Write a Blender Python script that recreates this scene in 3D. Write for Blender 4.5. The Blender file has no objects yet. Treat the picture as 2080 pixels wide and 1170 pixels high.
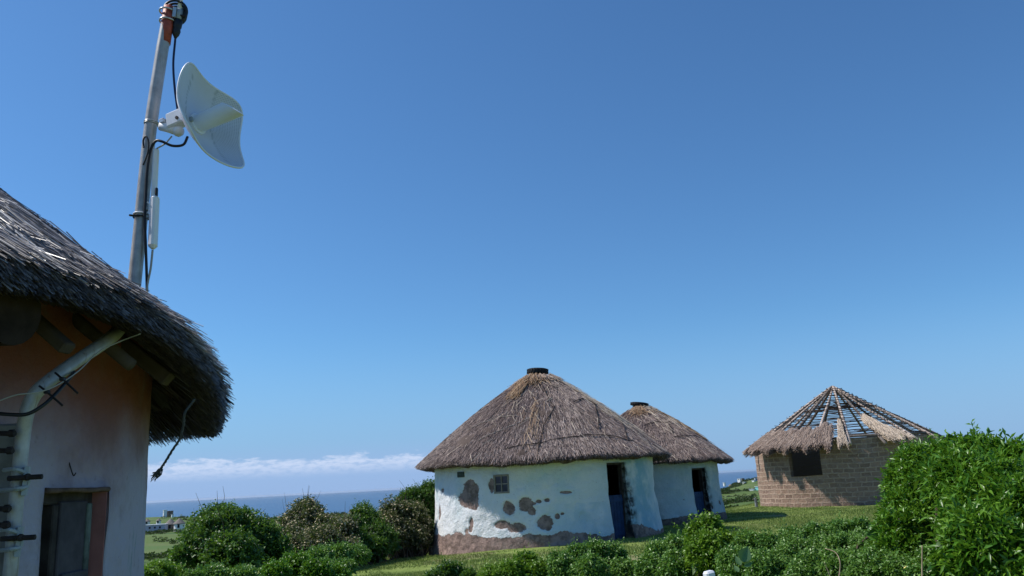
import bpy, math, random
import numpy as np
from mathutils import Vector, Matrix
random.seed(7)
RNG = np.random.default_rng(7)
rad = math.radians
scene = bpy.context.scene

# ------------------------------------------------------------------ camera
F, PW, PH = 1650.0, 2080.0, 1170.0          # focal length in photo pixels
PITCH, ROLL, CZ = rad(13.45), rad(3.0), 1.55
fv = np.array([0, math.cos(PITCH), math.sin(PITCH)])
_r0 = np.array([1.0, 0, 0]); _u0 = np.cross(_r0, fv)
rv = _r0*math.cos(ROLL) - _u0*math.sin(ROLL)
uv_ = _u0*math.cos(ROLL) + _r0*math.sin(ROLL)
cam = bpy.data.cameras.new('camera'); cam_o = bpy.data.objects.new('camera', cam)
scene.collection.objects.link(cam_o)
M = Matrix.Identity(4)
for i in range(3):
    M[i][0] = rv[i]; M[i][1] = uv_[i]; M[i][2] = -fv[i]
M[2][3] = CZ
cam_o.matrix_world = M
cam.sensor_width = 36.0; cam.lens = 36.0*F/PW
cam.clip_start = 0.05; cam.clip_end = 200000
scene.camera = cam_o

# ------------------------------------------------------------------ light
SUN_EL, SUN_AZ = rad(50.5), rad(-83)          # azimuth from +Y towards +X
sdir = Vector((math.cos(SUN_EL)*math.sin(SUN_AZ), math.cos(SUN_EL)*math.cos(SUN_AZ), math.sin(SUN_EL)))
sl = bpy.data.lights.new('sun', 'SUN'); sl.energy = 4.4; sl.angle = rad(0.55); sl.color = (1.0, 0.95, 0.88)
so = bpy.data.objects.new('sun', sl); scene.collection.objects.link(so)
so.rotation_euler = sdir.to_track_quat('Z', 'Y').to_euler()
world = bpy.data.worlds.new('World'); scene.world = world; world.use_nodes = True
wn = world.node_tree; wn.nodes.clear()
def wnode(t, **k):
    n = wn.nodes.new(t)
    for a, b in k.items(): setattr(n, a, b)
    return n
sky = wnode('ShaderNodeTexSky'); sky.sky_type = 'NISHITA'; sky.sun_disc = False
sky.sun_elevation = SUN_EL; sky.sun_rotation = SUN_AZ; sky.altitude = 0
sky.air_density = 1.0; sky.dust_density = 0.35; sky.ozone_density = 3.0
bg = wnode('ShaderNodeBackground'); bg.inputs['Strength'].default_value = 0.075
wo = wnode('ShaderNodeOutputWorld')
# low cloud bank over the sea: shape made from direction (elevation / azimuth)
tc = wnode('ShaderNodeTexCoord'); sep = wnode('ShaderNodeSeparateXYZ')
wn.links.new(tc.outputs['Generated'], sep.inputs[0])
def wm(op, a, b=None, c=None, clamp=False):
    n = wnode('ShaderNodeMath', operation=op); n.use_clamp = clamp
    for i, v in enumerate((a, b, c)):
        if v is None: continue
        if isinstance(v, (int, float)): n.inputs[i].default_value = v
        else: wn.links.new(v, n.inputs[i])
    return n.outputs[0]
def wsm(x, a, b, lo=0.0, hi=1.0):
    n = wnode('ShaderNodeMapRange'); n.interpolation_type = 'SMOOTHSTEP'
    wn.links.new(x, n.inputs[0])
    for i, v in enumerate((a, b, lo, hi)): n.inputs[i+1].default_value = v
    return n.outputs[0]
el = wm('MULTIPLY', wm('ARCSINE', sep.outputs['Z']), 57.2958)
azd = wm('MULTIPLY', wm('ARCTAN2', sep.outputs['X'], sep.outputs['Y']), 57.2958)
comb = wnode('ShaderNodeCombineXYZ')
wn.links.new(azd, comb.inputs[0]); wn.links.new(wm('MULTIPLY', el, 3.2), comb.inputs[1])
def wnoise(scale, detail, rough, off):
    mp = wnode('ShaderNodeVectorMath', operation='ADD'); wn.links.new(comb.outputs[0], mp.inputs[0]); mp.inputs[1].default_value = (off, off*1.7, off)
    n = wnode('ShaderNodeTexNoise'); n.inputs['Scale'].default_value = scale
    n.inputs['Detail'].default_value = detail; n.inputs['Roughness'].default_value = rough
    wn.links.new(mp.outputs[0], n.inputs['Vector']); return n.outputs['Fac']
n1 = wnoise(0.35, 6, 0.6, 3.1); n2 = wnoise(1.5, 6, 0.6, 9.4)
top = wm('ADD', 1.05, wm('ADD', wm('MULTIPLY', n1, 1.9), wm('MULTIPLY', n2, 0.7)))   # top edge in degrees
body = wsm(wm('SUBTRACT', top, el), -0.05, 0.35)
bot = wsm(el, 0.9, 2.0)
azm = wm('MULTIPLY', wsm(azd, -40, -24), wsm(azd, 9, -3))
puff = wm('MULTIPLY', wm('MULTIPLY', body, bot), azm)
puff = wm('MULTIPLY', puff, wsm(n2, 0.28, 0.62, 0.35, 1.0))
veil = wm('MULTIPLY', wm('MULTIPLY', wsm(el, 3.6, 1.2), wsm(azd, 14, -8)), 0.6)  # thin grey haze under the bank
mix1 = wnode('ShaderNodeMix', data_type='RGBA'); mix1.inputs[7].default_value = (4.3, 6.2, 10.2, 1)
gain = wnode('ShaderNodeVectorMath', operation='MULTIPLY'); gain.inputs[1].default_value = (.81, 1.29, 1.66)   # deep saturated midday blue
wn.links.new(sky.outputs[0], gain.inputs[0]); wn.links.new(veil, mix1.inputs[0]); 
mix0 = wnode('ShaderNodeMix', data_type='RGBA'); mix0.inputs[7].default_value = (3.2, 5.4, 9.6, 1)
wn.links.new(wsm(el, 11, 0, 0, .78), mix0.inputs[0]); wn.links.new(gain.outputs[0], mix0.inputs[6]); wn.links.new(mix0.outputs[2], mix1.inputs[6])
mix2 = wnode('ShaderNodeMix', data_type='RGBA'); mix2.inputs[7].default_value = (8.4, 9.6, 12.2, 1)
wn.links.new(wm('MULTIPLY', puff, 0.75), mix2.inputs[0]); wn.links.new(mix1.outputs[2], mix2.inputs[6])
wn.links.new(mix2.outputs[2], bg.inputs['Color']); wn.links.new(bg.outputs[0], wo.inputs[0])

scene.view_settings.view_transform = 'Standard'; scene.view_settings.look = 'None'
scene.view_settings.exposure = 0.08; scene.view_settings.gamma = 1.0
scene.render.engine = 'CYCLES'
scene.cycles.max_bounces = 6; scene.cycles.transparent_max_bounces = 6

# ------------------------------------------------------------------ pixel -> world helpers
def ray(x, y): return fv + rv*((x-PW/2)/F) + uv_*((PH/2-y)/F)
def at(x, y, dist):                          # point at a horizontal distance
    d = ray(x, y); k = dist/math.hypot(d[0], d[1]); return np.array([0, 0, CZ]) + d*k
def cyl(x, y, c, R):                         # where a sight line meets a round wall: theta, z
    d = ray(x, y); h = math.hypot(d[0], d[1]); dd = np.array([d[0], d[1]])/h
    b = c[0]*dd[0]+c[1]*dd[1]; disc = max(R*R-(c[0]**2+c[1]**2-b*b), 0)
    s = b-math.sqrt(disc); p = at(x, y, s)
    return math.atan2(p[0]-c[0], p[1]-c[1]) % (2*math.pi), p[2]

# ------------------------------------------------------------------ noise
def _h(ix, iy, iz, seed):
    n = (ix*374761393 + iy*668265263 + iz*2147483647 + seed*1274126177) & 0xffffffff
    n = ((n ^ (n >> 13))*1274126177) & 0xffffffff
    n = ((n ^ (n >> 16))*2246822519) & 0xffffffff
    return ((n ^ (n >> 15)) & 0xffff)/65535.0
def vnoise(P, s, seed=0):
    P = np.asarray(P, float)*s; i = np.floor(P).astype(np.int64); f_ = P-i; f_ = f_*f_*(3-2*f_); o = 0
    for dx in (0, 1):
        for dy in (0, 1):
            for dz in (0, 1):
                w = (f_[..., 0] if dx else 1-f_[..., 0])*(f_[..., 1] if dy else 1-f_[..., 1])*(f_[..., 2] if dz else 1-f_[..., 2])
                o = o + w*_h(i[..., 0]+dx, i[..., 1]+dy, i[..., 2]+dz, seed)
    return o*2-1
def fbm(P, s, seed=0, oct=3):
    o = 0; a = 1
    for k in range(oct): o = o + a*vnoise(P, s*2**k, seed+k); a *= .5
    return o

# ------------------------------------------------------------------ object helpers
def wpos(o):
    p = np.zeros(3)
    while o is not None:
        p += np.array(o.location); o = o.parent
    return p
def mesh_obj(name, V, Fc, mat, parent=None, attrs=None, uv=None, smooth=False, loc=None):
    """V: (n,3) world coordinates; Fc: list of faces or (m,k) array"""
    V = np.asarray(V, float)
    org = np.array(loc, float) if loc is not None else (wpos(parent) if parent is not None else np.zeros(3))
    V = V-org
    me = bpy.data.meshes.new(name)
    if isinstance(Fc, np.ndarray):
        k = Fc.shape[1]; m = Fc.shape[0]
        me.vertices.add(len(V)); me.vertices.foreach_set('co', V.astype(np.float32).ravel())
        me.loops.add(m*k); me.loops.foreach_set('vertex_index', Fc.astype(np.int32).ravel())
        me.polygons.add(m); me.polygons.foreach_set('loop_start', np.arange(0, m*k, k, dtype=np.int32))
        me.update(calc_edges=True)
    else:
        me.from_pydata([tuple(v) for v in V], [], [tuple(f_) for f_ in Fc]); me.update()
    if attrs:
        for a, vals in attrs.items():
            at_ = me.attributes.new(a, 'FLOAT', 'POINT'); at_.data.foreach_set('value', np.asarray(vals, np.float32))
    if uv is not None:
        l = me.uv_layers.new(name='UVMap'); idx = np.empty(len(me.loops), np.int32); me.loops.foreach_get('vertex_index', idx)
        l.data.foreach_set('uv', np.asarray(uv, np.float32)[idx].ravel())
    if smooth: me.polygons.foreach_set('use_smooth', np.ones(len(me.polygons), bool))
    me.materials.append(mat); me.validate()
    o = bpy.data.objects.new(name, me); scene.collection.objects.link(o)
    if parent is not None: o.parent = parent
    elif loc is not None: o.location = loc
    return o
def tag(o, label=None, cat=None, group=None, kind=None):
    if label: o['label'] = label
    if cat: o['category'] = cat
    if group: o['group'] = group
    if kind: o['kind'] = kind
    return o
def thing(name, loc, label, cat, group=None):
    o = bpy.data.objects.new(name, None); scene.collection.objects.link(o); o.empty_display_size = .1
    o.location = tuple(loc); return tag(o, label, cat, group)
class MB:
    def __init__(s): s.V = []; s.F = []
    def add(s, V, Fc):
        b = len(s.V); s.V += [tuple(v) for v in V]; s.F += [tuple(b+i for i in f_) for f_ in Fc]; return s
    def box(s, c, ax, hs):                   # oriented box: centre, 3 axes, half sizes
        c = np.array(c, float); X, Y, Z = [np.array(a, float)*h for a, h in zip(ax, hs)]
        V = [c+i*X+j*Y+k*Z for i in (-1, 1) for j in (-1, 1) for k in (-1, 1)]
        return s.add(V, [(0, 1, 3, 2), (4, 6, 7, 5), (0, 4, 5, 1), (2, 3, 7, 6), (0, 2, 6, 4), (1, 5, 7, 3)])
    def bbox(s, c, ax, hs, b):               # box with chamfered edges
        c = np.array(c, float); hs = np.array(hs, float); b = min(b, hs.min()*.9)
        A = [np.array(a, float) for a in ax]; V = []; ids = {}
        for sx in (-1, 1):
            for sy in (-1, 1):
                for sz in (-1, 1):
                    sg = (sx, sy, sz)
                    for k in range(3):
                        h = [hs[q]-(0 if q == k else b) for q in range(3)]
                        ids[(sg, k)] = len(V); V.append(c+sum(A[q]*sg[q]*h[q] for q in range(3)))
        Fs = []
        for k in range(3):
            a, b2 = (k+1) % 3, (k+2) % 3
            for sk in (-1, 1):
                f_ = []
                for (sa, sb) in ((-1, -1), (1, -1), (1, 1), (-1, 1)):
                    sg = [0, 0, 0]; sg[k] = sk; sg[a] = sa; sg[b2] = sb; f_.append(ids[(tuple(sg), k)])
                Fs.append(f_ if sk > 0 else f_[::-1])
        for k in range(3):
            a, b2 = (k+1) % 3, (k+2) % 3
            for sa in (-1, 1):
                for sb in (-1, 1):
                    s1 = [0, 0, 0]; s1[a] = sa; s1[b2] = sb; s2 = list(s1); s1[k] = -1; s2[k] = 1
                    Fs.append((ids[(tuple(s1), a)], ids[(tuple(s2), a)], ids[(tuple(s2), b2)], ids[(tuple(s1), b2)]))
        for sx in (-1, 1):
            for sy in (-1, 1):
                for sz in (-1, 1): Fs.append(tuple(ids[((sx, sy, sz), k)] for k in range(3)))
        return s.add(V, Fs)
    def tube(s, pts, r, n=8, caps=True):
        pts = [np.array(p, float) for p in pts]; rr = r if hasattr(r, '__len__') else [r]*len(pts)
        t0 = pts[1]-pts[0]; up = np.array([0, 0, 1.0]) if abs(t0[2]) < .9*np.linalg.norm(t0) else np.array([1.0, 0, 0])
        b = len(s.V); a = np.cross(up, t0); a /= np.linalg.norm(a)
        for i, p in enumerate(pts):
            t = pts[min(i+1, len(pts)-1)]-pts[max(i-1, 0)]; t = t/(np.linalg.norm(t)+1e-12)
            a = a-t*(a@t); a /= np.linalg.norm(a)+1e-12; c = np.cross(t, a)
            for k in range(n):
                q = 2*math.pi*k/n; s.V.append(tuple(p+rr[i]*(a*math.cos(q)+c*math.sin(q))))
        for i in range(len(pts)-1):
            for k in range(n): s.F.append((b+i*n+k, b+i*n+(k+1) % n, b+(i+1)*n+(k+1) % n, b+(i+1)*n+k))
        if caps: s.F.append(tuple(b+k for k in range(n))[::-1]); s.F.append(tuple(b+(len(pts)-1)*n+k for k in range(n)))
        return s
    def lathe(s, c, prof, n=32, ax=(0, 0, 1), closed=False):   # prof: list of (r, h)
        ax = np.array(ax, float); ax /= np.linalg.norm(ax)
        a = np.cross(ax, [0, 1, 0] if abs(ax[1]) < .9 else [1, 0, 0]); a /= np.linalg.norm(a); b2 = np.cross(ax, a); c = np.array(c, float)
        b = len(s.V)
        for (r, h) in prof:
            for k in range(n):
                q = 2*math.pi*k/n; s.V.append(tuple(c+ax*h+r*(a*math.cos(q)+b2*math.sin(q))))
        m = len(prof)
        for i in range(m if closed else m-1):
            j = (i+1) % m
            for k in range(n): s.F.append((b+i*n+k, b+i*n+(k+1) % n, b+j*n+(k+1) % n, b+j*n+k))
        if not closed:
            s.F.append(tuple(b+k for k in range(n))[::-1]); s.F.append(tuple(b+(m-1)*n+k for k in range(n)))
        return s
    def build(s, name, mat, parent=None, smooth=False, loc=None, attrs=None):
        return mesh_obj(name, s.V, s.F, mat, parent, smooth=smooth, loc=loc, attrs=attrs)
def smooth_path(pts, n=6):                   # Catmull-Rom
    P = [np.array(p, float) for p in pts]; P = [2*P[0]-P[1]]+P+[2*P[-1]-P[-2]]; out = []
    for i in range(1, len(P)-2):
        for k in range(n):
            t = k/n; p0, p1, p2, p3 = P[i-1:i+3]
            out.append(.5*((2*p1)+(-p0+p2)*t+(2*p0-5*p1+4*p2-p3)*t*t+(-p0+3*p1-3*p2+p3)*t**3))
    out.append(P[-2]); return out

# ------------------------------------------------------------------ material helpers
class MT:
    def __init__(s, name, rough=.8, spec=.3):
        s.m = bpy.data.materials.new(name); s.m.use_nodes = True; s.t = s.m.node_tree
        s.b = s.t.nodes['Principled BSDF']; s.b.inputs['Roughness'].default_value = rough
        s.b.inputs['Specular IOR Level'].default_value = spec
        s.out = s.t.nodes['Material Output']
    def n(s, t, **k):
        q = s.t.nodes.new(t)
        for a, b in k.items(): setattr(q, a, b)
        return q
    def link(s, a, b): s.t.links.new(a, b)
    def put(s, sock, v):
        if v is None: return
        if hasattr(v, 'is_output'): s.link(v, sock)
        elif isinstance(v, (int, float)): sock.default_value = v
        else: sock.default_value = tuple(v) if len(v) != 3 or sock.type == 'VECTOR' else (*v, 1)
    def math(s, op, a, b=None, clamp=False):
        q = s.n('ShaderNodeMath', operation=op); q.use_clamp = clamp; s.put(q.inputs[0], a); s.put(q.inputs[1], b); return q.outputs[0]
    def coord(s, kind='Object', scale=(1, 1, 1)):
        tc_ = s.n('ShaderNodeTexCoord'); mp = s.n('ShaderNodeMapping'); s.link(tc_.outputs[kind], mp.inputs[0]); mp.inputs['Scale'].default_value = scale
        return mp.outputs[0]
    def noise(s, vec, scale, detail=4, rough=.55, dist=0):
        q = s.n('ShaderNodeTexNoise'); s.link(vec, q.inputs['Vector']); q.inputs['Scale'].default_value = scale
        q.inputs['Detail'].default_value = detail; q.inputs['Roughness'].default_value = rough; q.inputs['Distortion'].default_value = dist
        return q.outputs['Fac']
    def attr(s, name): return s.n('ShaderNodeAttribute', attribute_name=name).outputs['Fac']
    def ramp(s, fac, stops, interp='LINEAR'):
        q = s.n('ShaderNodeValToRGB'); s.put(q.inputs[0], fac); cr = q.color_ramp; cr.interpolation = interp
        while len(cr.elements) < len(stops): cr.elements.new(.5)
        for e, (p, c) in zip(cr.elements, stops): e.position = p; e.color = (*c, 1) if len(c) == 3 else c
        return q.outputs[0]
    def ms(s, x, a, b, lo=0, hi=1):
        q = s.n('ShaderNodeMapRange'); q.interpolation_type = 'SMOOTHSTEP'; s.put(q.inputs[0], x)
        for i, v in enumerate((a, b, lo, hi)): q.inputs[i+1].default_value = v
        return q.outputs[0]
    def mix(s, f_, a, b, blend='MIX'):
        q = s.n('ShaderNodeMix', data_type='RGBA', blend_type=blend); s.put(q.inputs[0], f_); s.put(q.inputs[6], a); s.put(q.inputs[7], b); return q.outputs[2]
    def col(s, v): s.put(s.b.inputs['Base Color'], v); return s
    def bump(s, h, strength=.5, dist=.01):
        q = s.n('ShaderNodeBump'); q.inputs['Strength'].default_value = strength; q.inputs['Distance'].default_value = dist
        s.put(q.inputs['Height'], h); s.link(q.outputs[0], s.b.inputs['Normal']); return s
def simple(name, c, rough=.7, spec=.3, metal=0, var=.25, scale=8, bump=0):
    m = MT(name, rough, spec); v = m.coord(); n = m.noise(v, scale, 5)
    c = np.array(c); m.col(m.ramp(n, [(.3, tuple(c*(1-var))), (.7, tuple(np.minimum(c*(1+var), 1)))]))
    m.b.inputs['Metallic'].default_value = metal
    if bump: m.bump(m.noise(v, scale*6, 4), bump, .004)
    return m.m

def leaf_mat(name, dark, mid, light, rough=.42, trans=.3, spec=.45):
    m = MT(name, rough, spec); r = m.attr('rnd')
    c = m.ramp(r, [(0, dark), (.5, mid), (1, light)]); m.col(c)
    tr = m.n('ShaderNodeBsdfTranslucent'); m.link(m.mix(.65, c, (.16, .30, .02)), tr.inputs[0])
    mx = m.n('ShaderNodeMixShader'); mx.inputs[0].default_value = trans
    m.link(m.b.outputs[0], mx.inputs[1]); m.link(tr.outputs[0], mx.inputs[2]); m.link(mx.outputs[0], m.out.inputs[0])
    return m.m
def straw_mat(name, stops, rough=.5, spec=.35):
    m = MT(name, rough, spec); m.col(m.ramp(m.attr('rnd'), stops)); return m.m
def thatch_mat(name, a, b, cc):
    m = MT(name, .85, .15); t = m.n('ShaderNodeTexCoord'); mp = m.n('ShaderNodeMapping'); m.link(t.outputs['UV'], mp.inputs[0]); mp.inputs['Scale'].default_value = (60, 5, 1)
    n = m.noise(mp.outputs[0], 1, 5, .7); big = m.noise(m.coord(), 1.3, 3)
    m.col(m.mix(big, m.ramp(n, [(.3, a), (.7, b)]), m.ramp(n, [(.3, a), (.75, cc)]))); m.bump(n, .9, .03); return m.m

# ------------------------------------------------------------------ materials
def wall_mat(name, white, cool, mud, tint2=None, streak=.5):
    m = MT(name, .9, .15); v = m.coord(); big = m.noise(v, 1.1, 5, .6); fine = m.noise(v, 9, 5, .65)
    c = m.mix(m.ms(big, .42, .66), white, cool)
    c = m.mix(m.ms(fine, .5, .8, 0, .28), c, tuple(np.array(white)*.62))
    if tint2 is not None: c = m.mix(m.math('MULTIPLY', m.attr('tint'), m.ms(m.noise(v, 3, 4), .25, .6), clamp=True), c, tint2)
    edge = m.noise(v, 13, 6, .72)
    bare = m.ms(m.math('ADD', m.attr('bare'), m.math('MULTIPLY', m.math('SUBTRACT', edge, .5), .5)), .47, .53)
    mudc = m.mix(m.ms(m.noise(v, 5, 6, .7), .35, .65), tuple(np.array(mud)*.55), tuple(np.array(mud)*1.3)); chips = m.ms(m.noise(v, 30, 3, .7), .66, .70); c = m.mix(m.math('MULTIPLY', chips, .8), c, tuple(np.array(mud)*1.1))
    c = m.mix(bare, c, mudc)
    soot = m.attr('soot'); c = m.mix(m.math('MULTIPLY', soot, m.ms(m.noise(v, 7, 4), .3, .65), clamp=True), c, (.045, .05, .05))
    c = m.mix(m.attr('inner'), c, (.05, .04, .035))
    crack = m.n('ShaderNodeTexVoronoi', feature='DISTANCE_TO_EDGE'); m.link(m.coord(scale=(1, 1, 1.3)), crack.inputs['Vector']); crack.inputs['Scale'].default_value = 3.1
    m.col(c); m.bump(m.math('ADD', m.noise(v, 14, 6, .7), m.math('ADD', m.math('MULTIPLY', m.ms(crack.outputs['Distance'], 0, .03), .12), m.math('MULTIPLY', bare, -.35))), .85, .04)
    return m.m
M_wall1 = wall_mat('limewash_white', (.76, .77, .77), (.62, .70, .71), (.29, .205, .175), (.20, .42, .52))
M_wall2 = wall_mat('limewash_grey', (.58, .60, .61), (.50, .58, .60), (.17, .135, .12), (.34, .44, .47))
def near_wall():
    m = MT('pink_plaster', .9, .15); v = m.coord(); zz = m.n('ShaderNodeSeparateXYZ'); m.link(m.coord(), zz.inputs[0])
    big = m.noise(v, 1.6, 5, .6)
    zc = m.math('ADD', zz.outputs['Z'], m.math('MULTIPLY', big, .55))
    c = m.mix(m.ms(zc, 1.75, 2.35), (.47, .42, .50), (.22, .075, .05))  # sky light below and dim thatch bounce above, painted in by height
    vs = m.noise(m.coord(scale=(9, 9, 1.2)), 2.2, 5, .65)
    c = m.mix(m.math('MULTIPLY', m.ms(vs, .55, .66), m.attr('tint'), clamp=True), c, (.22, .30, .31))
    c = m.mix(m.ms(m.noise(v, 22, 4), .6, .75, 0, .35), c, (.16, .12, .11)); c = m.mix(m.ms(m.noise(v, 3.2, 6, .7), .5, .72, 0, .35), c, (.20, .15, .15))
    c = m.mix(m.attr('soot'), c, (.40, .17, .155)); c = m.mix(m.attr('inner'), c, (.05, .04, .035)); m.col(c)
    m.bump(m.math('ADD', m.noise(v, 16, 6, .7), m.math('MULTIPLY', m.noise(v, 4, 3), 1.5)), .6, .02); return m.m
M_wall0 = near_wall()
def brick_mat():
    m = MT('mud_brick', .95, .1); t = m.n('ShaderNodeTexCoord'); v = m.coord()
    nz = m.n('ShaderNodeTexNoise'); m.link(v, nz.inputs['Vector']); nz.inputs['Scale'].default_value = 5; nz.inputs['Detail'].default_value = 4
    off = m.n('ShaderNodeVectorMath', operation='MULTIPLY_ADD'); m.link(nz.outputs['Color'], off.inputs[0]); off.inputs[1].default_value = (.16, .085, 0); m.link(t.outputs['UV'], off.inputs[2])
    b = m.n('ShaderNodeTexBrick'); m.link(off.outputs[0], b.inputs['Vector']); b.inputs['Scale'].default_value = 1
    b.inputs['Brick Width'].default_value = .36; b.inputs['Row Height'].default_value = .165; b.inputs['Mortar Size'].default_value = .026; b.inputs['Mortar Smooth'].default_value = .35
    b.inputs['Color1'].default_value = (.345, .23, .175, 1); b.inputs['Color2'].default_value = (.215, .14, .11, 1); b.inputs['Mortar'].default_value = (.44, .32, .25, 1)
    fine = m.noise(v, 10, 5, .7)
    c = m.mix(m.ms(m.noise(v, 4, 5, .7), .48, .6, 0, .6), b.outputs['Color'], (.32, .23, .185)); c = m.mix(m.ms(fine, .4, .75, 0, .5), c, (.17, .12, .09))
    c = m.mix(m.ms(m.noise(v, 1.2, 4), .5, .75, 0, .5), c, (.40, .30, .24))
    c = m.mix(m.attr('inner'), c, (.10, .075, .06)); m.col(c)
    h = m.math('ADD', m.math('MULTIPLY', b.outputs['Fac'], .25), m.math('MULTIPLY', fine, .7)); m.bump(h, .9, .05); return m.m
M_brick = brick_mat()
M_thA = thatch_mat('thatch_grey_body', (.05, .035, .03), (.14, .10, .085), (.20, .15, .12))
M_thN = thatch_mat('thatch_dark_body', (.02, .016, .014), (.06, .05, .045), (.08, .065, .06))
M_thC = thatch_mat('thatch_tan_body', (.10, .065, .045), (.26, .18, .13), (.34, .25, .18))
M_strA = straw_mat('weathered_straw', [(0, (.055, .036, .034)), (.45, (.18, .127, .11)), (.8, (.38, .29, .255)), (1, (.62, .50, .43))])
M_strO = straw_mat('orange_straw', [(0, (.12, .07, .04)), (.5, (.33, .20, .11)), (1, (.62, .45, .28))])
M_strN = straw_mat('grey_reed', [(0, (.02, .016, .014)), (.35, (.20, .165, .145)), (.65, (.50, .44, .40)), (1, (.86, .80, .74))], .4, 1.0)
M_strC = straw_mat('fresh_straw', [(0, (.11, .075, .055)), (.5, (.31, .225, .175)), (1, (.56, .45, .36))])
M_strP = straw_mat('pale_straw', [(0, (.22, .16, .11)), (.5, (.50, .40, .30)), (1, (.74, .62, .48))])
M_wood = simple('weathered_pole', (.20, .165, .14), .85, .15, var=.45, scale=9, bump=.4)
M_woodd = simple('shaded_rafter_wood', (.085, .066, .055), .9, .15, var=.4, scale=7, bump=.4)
M_woodl = simple('barked_rafter', (.46, .37, .31), .85, .15, var=.5, scale=11, bump=.3)
M_stick = simple('dark_stick', (.055, .042, .036), .9, .15, var=.35, scale=10)
M_frame = simple('window_frame_wood', (.25, .22, .185), .8, .2, var=.3, scale=14)
M_dkframe = simple('old_frame_wood', (.055, .045, .042), .85, .15, var=.5, scale=12, bump=.3)
M_board = simple('grey_shutter_board', (.075, .065, .075), .8, .2, var=.35, scale=9, bump=.3)
M_paintwood = simple('flaking_green_paint', (.13, .15, .135), .8, .2, var=.5, scale=16, bump=.4)
M_glass = MT('dark_glass', .08, .5).col((.012, .014, .018)).m
M_blue = simple('blue_door_paint', (.011, .038, .11), .6, .3, var=.3, scale=6)
M_tyre = simple('tyre_rubber', (.012, .012, .014), .75, .3, var=.3, scale=20)
M_pipe = None
def pipe_mat():
    m = MT('galvanised_pipe', .42, .5); v = m.coord(); n = m.noise(v, 18, 5, .65); s_ = m.noise(m.coord(scale=(40, 40, 3)), 1.5, 4)
    c = m.ramp(n, [(.3, (.30, .29, .28)), (.7, (.50, .485, .47))]); c = m.mix(m.ms(s_, .58, .72, 0, .7), c, (.22, .15, .10)); m.col(c)
    m.b.inputs['Metallic'].default_value = .2; m.bump(n, .2, .003); return m.m
M_pipe = pipe_mat()
M_red = simple('red_oxide_paint', (.33, .06, .035), .55, .4, var=.35, scale=40, bump=.3)
M_dish = None
def dish_mat():
    m = MT('dish_plastic', .38, .45); uvn = m.n('ShaderNodeTexCoord'); sp = m.n('ShaderNodeSeparateXYZ'); m.link(uvn.outputs['UV'], sp.inputs[0])
    # perforated outer panel: a fine dot lattice
    def lat(s_): return m.math('ABSOLUTE', m.math('SUBTRACT', m.math('FRACT', m.math('MULTIPLY', s_, 1)), .5))
    u2 = m.math('MULTIPLY', sp.outputs['X'], 135); v2 = m.math('MULTIPLY', sp.outputs['Y'], 135)
    d = m.math('ADD', m.math('POWER', lat(u2), 2), m.math('POWER', lat(v2), 2)); dot = m.ms(d, .10, .05)
    fac = m.math('MULTIPLY', dot, m.attr('perf'), clamp=True)
    fac2 = m.math('MAXIMUM', m.math('MULTIPLY', fac, .62), m.math('MULTIPLY', m.attr('seam'), .45), clamp=True)
    nz = m.noise(m.coord(), 6, 4); base = m.ramp(nz, [(.35, (.58, .59, .68)), (.7, (.65, .66, .75))]); m.col(m.mix(fac2, base, (.16, .20, .23))); return m.m
M_dish = dish_mat()
M_white = simple('white_plastic', (.79, .80, .85), .4, .4, var=.05, scale=9)
M_grey = simple('grey_plastic', (.33, .36, .38), .5, .4, var=.1, scale=9)
M_black = simple('black_rubber', (.012, .012, .016), .5, .4, var=.2, scale=12)
M_steel = simple('zinc_steel', (.55, .54, .52), .35, .5, metal=.7, var=.15, scale=30)
M_rust = simple('rusted_bolt', (.025, .018, .018), .7, .3, var=.4, scale=30)
M_rope = simple('frayed_rope', (.10, .095, .08), .9, .1, var=.4, scale=40)
M_wcable = simple('pale_cable', (.38, .36, .33), .6, .3, var=.1, scale=9)
M_blcable = simple('blue_black_cable', (.012, .016, .05), .4, .4, var=.1, scale=9)
M_leafG = leaf_mat('glossy_green_leaf', (.022, .062, .012), (.058, .14, .022), (.14, .25, .045))
M_leafB = leaf_mat('bright_green_leaf', (.024, .09, .008), (.075, .205, .014), (.19, .36, .03), .36, .32)
M_leafF = leaf_mat('olive_leaf', (.045, .05, .02), (.11, .11, .042), (.19, .18, .075), .5, .22)
M_leafC = leaf_mat('creeper_leaf', (.04, .115, .018), (.11, .245, .04), (.25, .40, .10), .38, .32)
M_leafY = leaf_mat('yellow_green_leaf', (.05, .12, .008), (.12, .24, .016), (.20, .34, .03), .42, .35)
M_flower = simple('cream_flower', (.56, .46, .28), .7, .2, var=.3, scale=20)
M_yflower = simple('yellow_flower', (.75, .62, .22), .7, .2, var=.2, scale=20)
M_stem = simple('shrub_stem', (.10, .075, .055), .9, .1, var=.3, scale=14)
M_twig = simple('dry_twig', (.36, .28, .19), .85, .15, var=.3, scale=20)
def grass_mat():
    m = MT('grass_blades', .6, .25); c = m.ramp(m.attr('rnd'), [(0, (.08, .13, .025)), (.5, (.19, .26, .06)), (.85, (.29, .33, .11)), (1, (.36, .33, .16))]); m.col(c)
    tr = m.n('ShaderNodeBsdfTranslucent'); m.link(c, tr.inputs[0]); mx = m.n('ShaderNodeMixShader'); mx.inputs[0].default_value = .25
    m.link(m.b.outputs[0], mx.inputs[1]); m.link(tr.outputs[0], mx.inputs[2]); m.link(mx.outputs[0], m.out.inputs[0]); return m.m
M_grass = grass_mat()
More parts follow.
